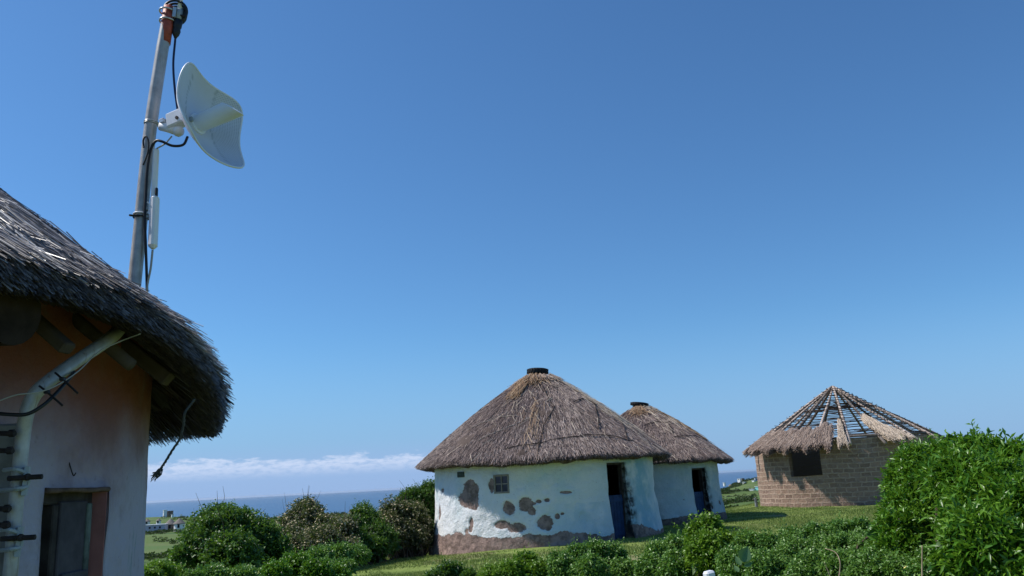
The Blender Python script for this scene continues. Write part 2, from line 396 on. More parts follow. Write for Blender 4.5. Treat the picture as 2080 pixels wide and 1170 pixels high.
def ground_mat():
    m = MT('grassland', .95, .1); v = m.coord(); g = m.n('ShaderNodeNewGeometry')
    n_f = m.noise(v, 2.2, 6, .7); n_m = m.noise(v, .35, 4, .6); n_l = m.noise(v, .012, 4, .55)
    lawn = m.ramp(n_f, [(.25, (.10, .15, .035)), (.55, (.20, .26, .065)), (.8, (.29, .33, .12))])
    lawn = m.mix(m.ms(n_m, .54, .66, 0, .7), lawn, (.24, .19, .13))
    far = m.ramp(n_l, [(.34, (.06, .10, .028)), (.46, (.10, .155, .04)), (.56, (.13, .17, .06)), (.66, (.075, .15, .04))])
    mott = m.noise(v, .07, 5, .65); far = m.mix(m.ms(mott, .54, .66, 0, .75), far, (.035, .055, .024))
    vm = m.n('ShaderNodeVectorMath', operation='LENGTH'); m.link(g.outputs['Position'], vm.inputs[0])
    m.col(m.mix(m.ms(vm.outputs['Value'], 45, 75), lawn, far)); m.bump(n_f, .5, .03); return m.m
M_ground = ground_mat()
def sea_mat():
    m = MT('sea_water', .28, .5); v = m.coord(); n = m.noise(m.coord(scale=(.002, .002, 1)), 3, 6, .65)
    m.col(m.ramp(n, [(.35, (.012, .05, .13)), (.65, (.018, .065, .155))]))
    m.bump(m.noise(m.coord(scale=(.12, .12, 1)), 1, 5, .7), .35, 2.0); return m.m
M_sea = sea_mat()
M_scrub = leaf_mat('far_scrub_leaf', (.022, .034, .014), (.04, .06, .022), (.07, .095, .032), .6, .15, .2)
M_fwall = simple('pale_far_wall', (.80, .80, .80), .85, .2, var=.06, scale=.5)
M_flav = simple('lavender_far_wall', (.40, .40, .50), .85, .2, var=.06, scale=.5)
M_fteal = simple('turquoise_far_wall', (.25, .62, .58), .85, .2, var=.06, scale=.5)
M_froof = simple('grey_far_thatch', (.22, .195, .17), .9, .1, var=.2, scale=2)
M_fbrown = simple('brown_far_wall', (.20, .15, .12), .9, .1, var=.15, scale=1)
M_fmetal = simple('far_tin_roof', (.62, .64, .66), .5, .4, var=.1, scale=.5)
M_fdark = simple('dark_opening', (.02, .02, .025), .8, .1, var=.1, scale=1)

# ------------------------------------------------------------------ terrain
AZN = np.array([-180., -60, -32, -24, -17, -8, 0, 12.7, 15.8, 30, 60, 180])
DN = np.array([0., 8, 15, 22, 30, 38, 45, 60, 120, 200, 375, 600, 900, 1100, 1500, 4000])
T = {
 'L': [0, -.05, -.3, -.8, -1.5, -2.1, -2.5, -3.2, -6.6, -9.6, -10.2, -13, -12.6, -20, -75, -90],
 'L2': [0, 0, -.05, -.2, -.6, -1.3, -1.9, -2.8, -6.4, -9.6, -12, -15.5, -22, -32, -75, -90],
 'C': [0, 0, .03, .06, .07, 0, -.4, -1.2, -4.5, -8, -12, -18, -24, -32, -75, -90],
 'R1': [0, 0, .03, .06, .10, -.1, -.5, -1.3, -3.3, -5.6, -8.6, -12.5, -18, -22, -75, -90],
 'R2': [0, 0, .03, .07, .15, .12, -.2, -1.2, -3.1, -5.2, -8.4, -10.8, -8.5, -9.5, -75, -90],
 'R3': [0, 0, .05, .12, .22, .25, .2, -.4, -2.5, -5, -8, -11, -9, -12, -75, -90],
 'B': [0, 0, 0, 0, 0, 0, -.1, -.4, -2, -5, -8, -12, -18, -25, -75, -90]}
TZ = np.array([T[k] for k in ('B', 'L', 'L', 'L', 'L2', 'L2', 'C', 'R1', 'R2', 'R3', 'R3', 'B')])
def H(x, y):
    x = np.asarray(x, float); y = np.asarray(y, float)
    d = np.hypot(x, y); a = np.degrees(np.arctan2(x, y)); ld = np.log(d+6); LN = np.log(DN+6)
    j = np.clip(np.searchsorted(LN, ld)-1, 0, len(LN)-2); tj = np.clip((ld-LN[j])/(LN[j+1]-LN[j]), 0, 1)
    i = np.clip(np.searchsorted(AZN, a)-1, 0, len(AZN)-2); ti = np.clip((a-AZN[i])/(AZN[i+1]-AZN[i]), 0, 1); ti = ti*ti*(3-2*ti)
    z = (TZ[i, j]*(1-tj)+TZ[i, j+1]*tj)*(1-ti)+(TZ[i+1, j]*(1-tj)+TZ[i+1, j+1]*tj)*ti
    P = np.stack([x, y, 0*x], -1)
    z = z + fbm(P, 1.1, 5)*.015 + fbm(P, .25, 8)*.03*np.clip(d/10, 0, 1) + fbm(P, .02, 11)*np.clip((d-80)/200, 0, 1)*1.0
    return z
azs = np.unique(np.round(np.concatenate([np.arange(-180, 181, 4.0), np.arange(-48, 48.1, .4)]), 3)); dss = np.concatenate([[0], np.geomspace(.5, 4000, 330)])
A_, D_ = np.meshgrid(np.radians(azs), dss); X = D_*np.sin(A_); Y = D_*np.cos(A_); Z = H(X, Y)
nr, nc = X.shape; I = np.arange(nr*nc).reshape(nr, nc)
Fq = np.stack([I[:-1, :-1], I[:-1, 1:], I[1:, 1:], I[1:, :-1]], -1).reshape(-1, 4)
tag(mesh_obj('ground', np.stack([X, Y, Z], -1).reshape(-1, 3), Fq[:, ::-1], M_ground, smooth=True), 'green grassy hilltop falling away to hills and coast', kind='structure')
sv = [(math.sin(a)*r_, math.cos(a)*r_, -60) for r_ in (600, 3000, 12000, 45000) for a in np.linspace(0, 2*math.pi, 96, endpoint=False)]
sf = [(i*96+k, (i+1)*96+k, (i+1)*96+(k+1) % 96, i*96+(k+1) % 96) for i in range(3) for k in range(96)]
tag(mesh_obj('sea', sv, sf, M_sea, smooth=True), 'deep blue sea up to the horizon', kind='structure')

# ------------------------------------------------------------------ thatch / straw strands
def ribbons(P, Dv, N, L, Wd, rnd, curl=0.0):
    """folded straws. P base, Dv direction, N up normal, L length, Wd width"""
    S = np.cross(Dv, N); S /= np.linalg.norm(S, axis=1, keepdims=True)+1e-9; N2 = np.cross(S, Dv)
    n = len(P); L = L[:, None]; Wd = Wd[:, None]
    E_ = P+Dv*L+N2*(curl*L if np.isscalar(curl) else curl[:, None]*L)
    V = np.stack([P-S*Wd*.5, P+N2*Wd*.45, P+S*Wd*.5, E_-S*Wd*.35, E_+N2*Wd*.3, E_+S*Wd*.35], 1).reshape(-1, 3)
    b = np.arange(n)[:, None]*6
    Fc = np.concatenate([b+np.array([0, 1, 4, 3]), b+np.array([1, 2, 5, 4])], 0)
    return V, Fc, np.repeat(rnd, 6)
class Cone:
    def __init__(s, c, Re, zt, Rt, za, bulge=0.0, z_off=None, tilt=(0, 0)):
        s.c = np.array(c); s.Re = Re; s.zt = zt; s.Rt = Rt; s.za = za; s.bulge = bulge; s.zo = z_off; s.zp = 1
    def pt(s, th, t):
        r = s.Re+(s.Rt-s.Re)*t; z = s.zt+(s.za-s.zt)*t+s.bulge*np.sin(np.pi*np.clip(t, 0, 1))
        if s.zo is not None: z = z+s.zo(th)*np.clip(1-t, 0, 1.1)**s.zp
        return np.stack([s.c[0]+r*np.sin(th), s.c[1]+r*np.cos(th), z], -1)
    def down(s, th, t):
        e = .01; d = s.pt(th, t-e)-s.pt(th, t+e); return d/np.linalg.norm(d, axis=-1, keepdims=True)
    def normal(s, th, t):
        d = s.down(th, t); tn = np.stack([np.cos(th), -np.sin(th), 0*th], -1); n = np.cross(d, tn); n *= np.sign(n[..., 2:3]); return n/np.linalg.norm(n, axis=-1, keepdims=True)
def cone_straw(K, n, th, t, L, W, jit, lift, rnd_fn, off=(0, .03), curl=0):
    d = K.down(th, t); nr_ = K.normal(th, t); tn = np.stack([np.cos(th), -np.sin(th), 0*th], -1)
    P = K.pt(th, t)+nr_*RNG.uniform(off[0], off[1], n)[:, None]
    a = RNG.normal(0, jit, n)[:, None]; l = RNG.normal(lift, abs(lift)*.6+.02, n)[:, None]
    Dv = d+tn*a+nr_*l; Dv /= np.linalg.norm(Dv, axis=1, keepdims=True)
    N = nr_+tn*RNG.normal(0, .5, n)[:, None]; N /= np.linalg.norm(N, axis=1, keepdims=True)
    return ribbons(P-Dv*(L*.5)[:, None], Dv, N, L, W, rnd_fn, curl)
def roof_body(K, thick, zb_in, name, mat, parent, namp=.03, nth=200, rin=.25):
    th = np.linspace(0, 2*np.pi, nth, endpoint=False); rows = []
    for t in np.linspace(1, 0, 40): rows.append((t, 'top'))
    prof = []
    for t in np.linspace(1, 0.0, 44):
        P = K.pt(th, np.full(nth, t)); n_ = K.normal(th, np.full(nth, t)); nz = fbm(P, 5, 3)*namp+fbm(P, 1.1, 9)*namp*1.2; prof.append(P+n_*nz[:, None])
    d0 = K.down(th, np.zeros(nth)); n0 = K.normal(th, np.zeros(nth)); E0 = prof[-1]
    for q in (.25, .5, .75, 1.0):            # rounded eave
        prof.append(E0+d0*(math.sin(q*math.pi)*thick*.22-(q*thick*.25)) - n0*thick*q*1.0+np.array([0, 0, 1])*(fbm(E0, 4, 21)*.02)[:, None])
    for t in np.linspace(.08, 1, 12): prof.append(K.pt(th, np.full(nth, t))-K.normal(th, np.full(nth, t))*thick)
    P = np.array(prof); m = len(P); I = np.arange(m*nth).reshape(m, nth); J = np.roll(I, -1, 1)
    Fc = np.stack([I[:-1], I[1:], J[1:], J[:-1]], -1).reshape(-1, 4)
    uvs = np.stack([np.tile(th, (m, 1))*K.Re*.16, np.tile(np.linspace(0, 1, m)[:, None], (1, nth))], -1).reshape(-1, 2)
    return mesh_obj(name, P.reshape(-1, 3), Fc, mat, parent, uv=uvs, smooth=True)
def straw_obj(name, parts, mat, parent):
    off = 0; Vs, Fs, Rs = [], [], []
    for V, Fc, r_ in parts: Vs.append(V); Fs.append(Fc+off); Rs.append(r_); off += len(V)
    return mesh_obj(name, np.concatenate(Vs), np.concatenate(Fs), mat, parent, attrs={'rnd': np.concatenate(Rs)})

# ------------------------------------------------------------------ round walls
def round_wall(c, R, h, thick, zb, openings, mat, parent, flare=.12, namp=.02, dz=.05, dth=None, attr_fn=None, name='wall', top_fn=None):
    dth = dth or .05/R; ths = list(np.arange(0, 2*math.pi, dth)); zs = list(np.arange(zb, h-.02, dz))+[h]
    for (a, b, z0, z1) in openings:
        ths = [t for t in ths if abs(t-a) > dth*.6 and abs(t-b) > dth*.6]+[a, b]; zs = [z for z in zs if abs(z-z0) > dz*.6 and abs(z-z1) > dz*.6]+[z for z in (z0, z1) if z > zb]
    ths = np.array(sorted(ths)); zs = np.array(sorted(set(zs))); nt, nz_ = len(ths), len(zs)
    TH, ZZ = np.meshgrid(ths, zs); P0 = np.stack([c[0]+R*np.sin(TH), c[1]+R*np.cos(TH), ZZ], -1)
    fl = flare*np.clip(1-(ZZ-.05)/1.1, 0, 1.2)**1.8
    bare = np.zeros_like(TH); tint = np.zeros_like(TH); soot = np.zeros_like(TH)
    if attr_fn: bare, tint, soot = attr_fn(TH, ZZ)
    Rr = R+fl+(fbm(P0, 1.3, 31)*namp*1.2+fbm(P0, 6, 33)*namp*.35)-.022*np.clip((bare-.35)*5, 0, 1)*(ZZ > .4)
    zt = ZZ.copy()
    if top_fn is not None: zt = zb+(ZZ-zb)*((top_fn(TH)-zb)/(h-zb))
    PO = np.stack([c[0]+Rr*np.sin(TH), c[1]+Rr*np.cos(TH), zt], -1); Ri = R-thick
    PI = np.stack([c[0]+Ri*np.sin(TH), c[1]+Ri*np.cos(TH), zt], -1)
    hole = np.zeros((nz_-1, nt), bool); tc_ = (ths+np.roll(ths, -1))/2; tc_[-1] = (ths[-1]+2*math.pi+ths[0])/2; zc = (zs[:-1]+zs[1:])/2
    for (a, b, z0, z1) in openings: hole |= ((tc_[None] > a) & (tc_[None] < b) & (zc[:, None] > z0) & (zc[:, None] < z1))
    I = np.arange(nz_*nt).reshape(nz_, nt); J = np.roll(I, -1, 1); O = nz_*nt; k = ~hole
    f1 = np.stack([I[:-1], I[1:], J[1:], J[:-1]], -1)[k]; f2 = np.stack([I[:-1], J[:-1], J[1:], I[1:]], -1)[k]+O
    f3 = np.stack([I[-1], I[-1]+O, J[-1]+O, J[-1]], -1); ex = []
    hp = hole
    for iz in range(nz_-1):
        for it in np.where(hp[iz])[0]:
            itn = (it+1) % nt
            if not hp[iz, it-1]: ex.append((I[iz, it], I[iz, it]+O, I[iz+1, it]+O, I[iz+1, it]))
            if not hp[iz, itn]: ex.append((I[iz, itn], I[iz+1, itn], I[iz+1, itn]+O, I[iz, itn]+O))
            if iz == 0 or not hp[iz-1, it]: ex.append((I[iz, it], I[iz, itn], I[iz, itn]+O, I[iz, it]+O))
            if iz == nz_-2 or not hp[iz+1, it]: ex.append((I[iz+1, it], I[iz+1, it]+O, I[iz+1, itn]+O, I[iz+1, itn]))
    Fc = np.concatenate([f1, f2, f3]+([np.array(ex)] if ex else []))
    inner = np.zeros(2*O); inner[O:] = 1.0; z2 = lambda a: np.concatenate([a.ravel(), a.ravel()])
    u = np.stack([TH*R, ZZ], -1).reshape(-1, 2)
    return mesh_obj(name, np.concatenate([PO.reshape(-1, 3), PI.reshape(-1, 3)]), Fc, mat, parent, attrs={'bare': z2(bare), 'tint': z2(tint), 'soot': z2(soot), 'inner': inner}, uv=np.concatenate([u, u]), smooth=True)
def wframe(c, R, th):                         # local axes on a round wall: origin fn, tangent(left seen from outside), outward, up
    n_ = np.array([math.sin(th), math.cos(th), 0]); t_ = np.array([math.cos(th), -math.sin(th), 0]); return np.array([c[0], c[1], 0]), t_, n_

def gauss_blobs(lst, c, R):                   # (px, py, rx, ry) photo marks -> function of theta, z
    L_ = []
    for (x, y, rx, ry) in lst:
        th, z = cyl(x, y, c, R); th2, _ = cyl(x+rx, y, c, R); _, z2_ = cyl(x, y+ry, c, R); L_.append((th, z, max(abs(th-th2), .004), max(abs(z-z2_), .01)))
    def fn(TH, ZZ):
        o = np.zeros_like(TH); Q = np.stack([TH*3, ZZ, 0*TH], -1); TH = TH+.008*fbm(Q, 3, 151); ZZ = ZZ+.022*fbm(Q, 3, 157)
        for (t, z, a, b) in L_: o = np.maximum(o, 1.0-.5*np.sqrt(((TH-t)/(a*1.12))**2+((ZZ-z)/(b*1.12))**2))
        return np.clip(o, 0, 1)
    return fn

# ================================================================== HUT 1 (white rondavel with door)
def polar(azdeg, D): return (D*math.sin(rad(azdeg)), D*math.cos(rad(azdeg)))
c1 = polar(1.5, 23.0); R1 = 2.98
hut1 = thing('thatched_hut', (c1[0], c1[1], 0), 'larger white round hut with bare mud patches, four-pane window and blue half door', 'hut')
p1 = gauss_blobs([(955, 993, 15, 15), (950, 1013, 19, 17), (962, 1025, 9, 10), (1034, 1032, 11, 12), (1067, 1024, 13, 14), (1078, 1037, 8, 8), (1107, 1061, 16, 13), (1112, 1069, 8, 8),
                  (1022, 1067, 15, 7), (1048, 1071, 16, 8), (1132, 1048, 5, 5), (1142, 1043, 4, 2), (1094, 1018, 6, 3), (1084, 1022, 5, 2), (1110, 1017, 5, 3.5), (1149, 1000, 11, 2.6),
                  (960, 1062, 3, 10), (959, 1074, 3, 7), (999, 986, 4.5, 14), (898, 996, 2.5, 4), (953, 1082, 2.5, 8), (893, 1040, 2, 14)], c1, R1)
d1a, _ = cyl(1274, 1000, c1, R1); d1b, _ = cyl(1237, 1000, c1, R1)
w1a, w1z1 = cyl(1033, 963, c1, R1); w1b, w1z0 = cyl(1003.5, 1003, c1, R1)
v1a, vz1 = cyl(944, 958, c1, R1); v1b, vz0 = cyl(931, 970, c1, R1)
OP1 = [(d1a, d1b, .0, 1.90), (w1a, w1b, w1z0, w1z1)]
def at1(TH, ZZ):
    P = np.stack([np.sin(TH)*3, np.cos(TH)*3, ZZ], -1)
    band = .5+(.29+.10*fbm(P, .9, 41, 2)+.06*fbm(P, 4, 42)-ZZ)*4
    tint = np.exp(-((TH-cyl(1300, 1020, c1, R1)[0])/.35)**2)*.8+np.exp(-((TH-cyl(1190, 1050, c1, R1)[0])/.2)**2)*.35*(ZZ < 1.0)
    sx = cyl(1281, 1010, c1, R1)[0]; soot = np.exp(-((TH-sx)/.045)**2)*np.clip(1.2-abs(ZZ-.9)/.75, 0, 1)*1.1+np.exp(-((TH-d1a)/.022)**2)*.9*(ZZ < 1.9)
    return np.clip(np.maximum(p1(TH, ZZ), band), 0, 1), np.clip(tint, 0, 1), np.clip(soot, 0, 1)
round_wall(c1, R1, 2.22, .26, -.25, OP1, M_wall1, hut1, flare=.14, namp=.03, dz=.022, dth=.022/R1, attr_fn=at1)
def panel_in_wall(th, R, c, depth, w, z0, z1, th_, name, mat, parent, b=.004):
    o, t_, n_ = wframe(c, R, th); ctr = o+n_*(R-depth)+np.array([0, 0, (z0+z1)/2])
    return MB().bbox(ctr, (t_, n_, (0, 0, 1)), (w/2, th_/2, (z1-z0)/2), b).build(name, mat, parent)
# door leaf (lower half of a stable door), boards and frame
def stable_door(hut, c, R, a, b, z0, zm, z1, depth):
    th = (a+b)/2; w = (b-a)*(R-depth)+.05; o, t_, n_ = wframe(c, R, th); fr = MB()
    for s_ in (-1, 1): fr.box(o+n_*(R-depth)+t_*s_*(w/2-.025)+np.array([0, 0, (z0+z1)/2]), (t_, n_, (0, 0, 1)), (.025, .035, (z1-z0)/2))
    fr.box(o+n_*(R-depth)+np.array([0, 0, z1-.025]), (t_, n_, (0, 0, 1)), (w/2-.05, .035, .025))
    dr = MB(); nb = 5; bw = (w-.11)/nb
    for k in range(nb): dr.bbox(o+n_*(R-depth)+t_*(-(w-.11)/2+bw*(k+.5))+np.array([0, 0, (z0+zm)/2]), (t_, n_, (0, 0, 1)), (bw/2-.003, .012, (zm-z0)/2), .004)
    for zz in (z0+.15, zm-.12): dr.box(o+n_*(R-depth+.022)+np.array([0, 0, zz]), (t_, n_, (0, 0, 1)), ((w-.13)/2, .009, .04))
    d = dr.build('door', M_blue, hut); f_ = fr.build('frame', M_dkframe, d)
stable_door(hut1, c1, R1, d1a, d1b, .06, 1.12, 1.90, .17)
def small_window(hut, c, R, a, b, z0, z1, depth):
    th = (a+b)/2; w = (b-a)*(R-depth); o, t_, n_ = wframe(c, R, th); ct = o+n_*(R-depth); fr = MB(); zm = (z0+z1)/2; bw = .022
    for s_ in (-1, 1):
        fr.bbox(ct+t_*s_*(w/2-bw)+np.array([0, 0, zm]), (t_, n_, (0, 0, 1)), (bw, .025, (z1-z0)/2), .004)
        fr.bbox(ct+np.array([0, 0, zm+s_*((z1-z0)/2-bw)]), (t_, n_, (0, 0, 1)), (w/2-2*bw, .024, bw), .004)
    fr.box(ct+np.array([0, 0, zm]), (t_, n_, (0, 0, 1)), (.013, .018, (z1-z0)/2-2*bw)); fr.box(ct+np.array([0, 0, zm]), (t_, n_, (0, 0, 1)), (w/2-2*bw, .016, .013))
    f_ = fr.build('window', M_frame, hut)
    MB().box(ct-n_*.01+np.array([0, 0, zm]), (t_, n_, (0, 0, 1)), (w/2-.01, .003, (z1-z0)/2-.01)).build('pane', M_glass, f_)
small_window(hut1, c1, R1, w1a, w1b, w1z0, w1z1, .03)
# vent: a solid dark block let into the wall in place of the hole
tv = (v1a+v1b)/2; o_, t_, n_ = wframe(c1, R1, tv)
MB().bbox(o_+n_*(R1-.01)+np.array([0, 0, (vz0+vz1)/2]), (t_, n_, (0, 0, 1)), ((v1b-v1a)*R1/2, .05, (vz1-vz0)/2), .01).build('vent_block', simple('dark_vent', (.07, .085, .075), .95, .1, var=.4, scale=20), hut1)
K1 = Cone(c1, 3.42, 2.12, .30, 4.46, .10)
K1.zo = lambda th: .03*np.sin(3*th+1)+.02*np.sin(7*th)-.02+.012*np.sin(23*th)+.008*np.sin(41*th+1)
roof1 = roof_body(K1, .2, 0, 'roof', M_thA, hut1)
def thatch_cover(K, n, parent, mat, W=(.006, .013), L=(.10, .28), jit=.17, name='straw', bright=None):
    t = .95*(1-np.sqrt(RNG.uniform(.0, 1, n))); th = RNG.uniform(0, 2*np.pi, n)
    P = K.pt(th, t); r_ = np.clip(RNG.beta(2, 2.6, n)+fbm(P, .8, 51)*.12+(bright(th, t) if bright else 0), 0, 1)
    parts = [cone_straw(K, n, th, t, RNG.uniform(L[0], L[1], n), RNG.uniform(W[0], W[1], n), jit, .05, r_, (-.02, .035))]
    ne = n//3; th = RNG.uniform(0, 2*np.pi, ne); t = RNG.uniform(-.012, .03, ne)     # eave fringe
    dep = RNG.uniform(0, 1, ne); d = K.down(th, t*0); nn = K.normal(th, t*0)
    Pb = K.pt(th, t*0)-nn*(dep*.2)[:, None]-d*(.08+.1*dep)[:, None]; tn = np.stack([np.cos(th), -np.sin(th), 0*th], -1)
    Dv = d+tn*RNG.normal(0, .14, ne)[:, None]-nn*RNG.uniform(.0, .3, ne)[:, None]; Dv /= np.linalg.norm(Dv, axis=1, keepdims=True)
    parts.append(ribbons(Pb, Dv, nn+tn*RNG.normal(0, .5, ne)[:, None], RNG.uniform(.12, .2, ne)-.05*dep, RNG.uniform(*W, ne), np.clip(RNG.beta(2, 2.8, ne), 0, 1)))
    return straw_obj(name, parts, mat, parent)
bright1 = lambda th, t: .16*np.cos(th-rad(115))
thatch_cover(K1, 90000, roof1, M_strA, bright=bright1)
# loose orange straw by the ridge and stray straws
def tuft(K, th0, t0, n, spread_th, spread_t, L, W, mat, parent, jit=.12, lift=.12, name='loose_straw'):
    th = th0+RNG.normal(0, spread_th, n); t = np.clip(t0+RNG.normal(0, spread_t, n), .01, .93)
    return tag(straw_obj(name, [cone_straw(K, n, th, t, RNG.uniform(L*.5, L, n), RNG.uniform(W*.7, W*1.2, n), jit, lift, RNG.beta(2.2, 1.6, n), (.02, .09))], mat, parent), kind='stuff')
tuft(K1, rad(203), .90, 500, .28, .035, .45, .012, M_strO, roof1)
tuft(K1, rad(212), .78, 900, .07, .05, .55, .012, M_strO, roof1, .06, .05)
tuft(K1, rad(186), .33, 60, .05, .12, .5, .012, M_strO, roof1, .2, .08)
tuft(K1, rad(140), .93, 260, .6, .03, .35, .012, M_strC, roof1)
tuft(K1, rad(120), .55, 240, .10, .25, .5, .012, M_strP, roof1, .15, .05)
tuft(K1, rad(170), .5, 150, .7, .3, .5, .010, M_strP, roof1, .5, .08)
def lashing(K, pts, r_, parent, mat=M_stick):
    P = []
    for (th, t) in pts: P.append((th, t))
    path = []
    for i in range(len(P)-1):
        for q in np.linspace(0, 1, 9)[:-1]:
            th = rad(P[i][0]*(1-q)+P[i+1][0]*q); t = P[i][1]*(1-q)+P[i+1][1]*q
            path.append(K.pt(np.array(th), np.array(t))+K.normal(np.array(th), np.array(t))*(.045+.012*math.sin(i*3+q*6)))
    MB().tube(path, r_, 5).build('binding_stick', mat, parent)
lashing(K1, [(176, .80), (170, .5), (180, .3), (184, .03)], .012, roof1)
lashing(K1, [(150, .55), (135, .60), (118, .52)], .012, roof1)
lashing(K1, [(122, .58), (138, .42), (152, .2)], .012, roof1)
lashing(K1, [(198, .1), (170, .16), (150, .17), (132, .1)], .010, roof1)
lashing(K1, [(112, .42), (128, .25), (138, .12)], .010, roof1)
lashing(K1, [(215, .18), (200, .32), (186, .40)], .008, roof1, M_woodl)
lashing(K1, [(232, .30), (212, .42), (196, .43)], .008, roof1, M_woodl)
def tyre(c, z, R, w, label, tilt=(0, 0, 1), squash=1):
    t = thing('tyre', (c[0], c[1], z), label, 'tyre', 'tyres capping the thatched roofs')
    prof = []
    for a in np.linspace(0, 2*math.pi, 18, endpoint=False):
        ca, sa = math.cos(a), math.sin(a); prof.append((R-w*.5+w*.5*math.copysign(abs(ca)**.7, ca), w*squash*.5*math.copysign(abs(sa)**.7, sa)))
    MB().lathe((c[0], c[1], z), prof, 40, tilt, closed=True).build('carcass', M_tyre, t, smooth=True)
    tr = MB(); ax = np.array(tilt, float); ax /= np.linalg.norm(ax); a_ = np.cross(ax, [0, 1, 0]); a_ /= np.linalg.norm(a_); b_ = np.cross(ax, a_)
    for k in range(44):
        q = 2*math.pi*k/44; rdir = a_*math.cos(q)+b_*math.sin(q); tdir = np.cross(ax, rdir); s_ = 1 if k % 2 else -1
        tr.box(np.array([c[0], c[1], z])+rdir*(R+.003)+ax*s_*w*squash*.22, (rdir, tdir, ax), (.006, R*.045, w*squash*.16))
    tr.build('tread', M_tyre, t); return t
tyre(c1, 4.57, .30, .17, 'black tyre lying flat on the peak of the larger white hut with the window', tilt=(.05, 0, 1))
MB().lathe((c1[0], c1[1], 4.12), [(.5, 0), (.36, .18), (.24, .3), (.12, .36)], 20).build('roof_cap', M_thA, roof1, smooth=True)

# ================================================================== HUT 2
c2 = polar(8.42, 28.0); R2 = 2.34
hut2 = thing('thatched_hut', (c2[0], c2[1], 0), 'smaller grey-white round hut with narrow doorway, half hidden behind the larger white hut', 'hut')
d2a, _ = cyl(1437, 1000, c2, R2); d2b, _ = cyl(1409, 1000, c2, R2)
p2 = gauss_blobs([(1388, 1015, 1.2, 1.2), (1459, 1022, 1.5, 4), (1444, 1030, 1.5, 4)], c2, R2)
def at2(TH, ZZ):
    P = np.stack([np.sin(TH)*3, np.cos(TH)*3, ZZ], -1); band = .5+(.30+.06*fbm(P, .9, 61, 2)-ZZ)*5
    tint = .5+.5*fbm(P, .7, 63, 2); sx = cyl(1441, 1010, c2, R2)[0]
    return np.clip(np.maximum(p2(TH, ZZ), band), 0, 1), np.clip(tint, 0, 1), np.exp(-((TH-sx)/.05)**2)*np.clip(1.3-abs(ZZ-1.0)/.7, 0, 1)+np.exp(-((TH-d2a)/.025)**2)*.9*(ZZ < 1.7)
round_wall(c2, R2, 2.08, .26, -.25, [(d2a, d2b, 0, 1.69)], M_wall2, hut2, flare=.14, namp=.03, dz=.03, dth=.03/R2, attr_fn=at2)
stable_door(hut2, c2, R2, d2a, d2b, .06, .98, 1.69, .17)
K2 = Cone(c2, 2.80, 1.97, .24, 3.80, .09); K2.zo = lambda th: .03*np.sin(2*th+2)+.02*np.sin(6*th)+.012*np.sin(21*th)+.008*np.sin(37*th+1)
roof2 = roof_body(K2, .2, 0, 'roof', M_thA, hut2)
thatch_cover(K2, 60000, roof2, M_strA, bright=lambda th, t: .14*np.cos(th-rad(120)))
tuft(K2, rad(195), .88, 260, .25, .05, .4, .012, M_strO, roof2)
tuft(K2, rad(112), .62, 420, .06, .16, .45, .014, M_strO, roof2, .1, .05)
tuft(K2, rad(140), .6, 140, .5, .25, .5, .012, M_strP, roof2, .4, .05)
lashing(K2, [(185, .55), (165, .62), (145, .58)], .012, roof2); lashing(K2, [(150, .55), (158, .35)], .012, roof2); lashing(K2, [(160, .32), (130, .34), (112, .25)], .010, roof2)
tyre(c2, 3.90, .30, .12, 'thin black tyre on the peak of the smaller white hut standing behind', tilt=(.14, 0, 1), squash=.9)
MB().lathe((c2[0], c2[1], 3.62), [(.42, 0), (.28, .16), (.2, .26), (.1, .31)], 20).build('roof_cap', M_thA, roof2, smooth=True)

# ================================================================== HUT 3 (unfinished brick rondavel)
c3 = polar(21.1, 35.0); R3 = 3.30; ZW3 = 2.50; ZA3 = 4.63
hut3 = thing('brick_hut', (c3[0], c3[1], 0), 'round mud-brick hut with a bare pole roof frame and only patches of thatch', 'hut')
o3a, oz1 = cyl(1664, 912, c3, R3); o3b, oz0 = cyl(1607, 968, c3, R3)
o4a, o4z1 = cyl(1885, 905, c3, R3); o4b, _ = cyl(1862, 905, c3, R3)
top3 = lambda TH: ZW3+.02*np.sin(TH*9)
round_wall(c3, R3, ZW3, .2, -.2, [(o3a, o3b, oz0, min(oz1, 2.3))], M_brick, hut3, flare=.0, namp=.02, dz=.05, dth=.06/R3, top_fn=top3)
slope3 = (ZA3-ZW3-.03)/R3
def raf(th, r): return np.array([c3[0]+r*math.sin(th), c3[1]+r*math.cos(th), ZA3-r*slope3])
NR = 19
for k in range(NR):
    th = 2*math.pi*(k+.35)/NR+random.uniform(-.04, .04); ro = R3+random.uniform(.4, .62); w_ = random.uniform(.045, .062)
    pts = []; ph = random.uniform(0, 6)
    for q in np.linspace(0, 1, 9):
        r_ = .05+q*(ro-.05); p = raf(th+.012*math.sin(ph+q*4), r_); p[2] += .025*math.sin(ph*2+q*5); pts.append(p)
    MB().tube(pts, list(np.linspace(w_*.75, w_*1.15, 9)), 7).build('rafter', M_woodl if k % 3 else M_wood, hut3, smooth=True)
for k in range(22):                           # battens: one ring of bent switches each
    r_ = .28+k*(R3+.12-.28)/21; n_s = 40; pts = []; ph = random.uniform(0, 6)
    for q in range(n_s+1):
        th = 2*math.pi*q/n_s; p = raf(th, r_+.03*math.sin(ph+th*3)+.018*math.sin(q*2.4+k)); p[2] += .055; pts.append(p)
    mb = MB(); mb.tube(pts, .0125, 5)
    for q in range(0, n_s, 2):                # loose ends sticking past the poles
        if random.random() < .5:
            a = np.array(pts[q]); b = np.array(pts[(q+1) % n_s]); d = (b-a); mb.tube([a-d*.1+np.array([0, 0, .015]), b+d*.35+np.array([0, 0, .02+random.uniform(0, .05)])], .010, 4)
    mb.build('batten', M_stick, hut3)
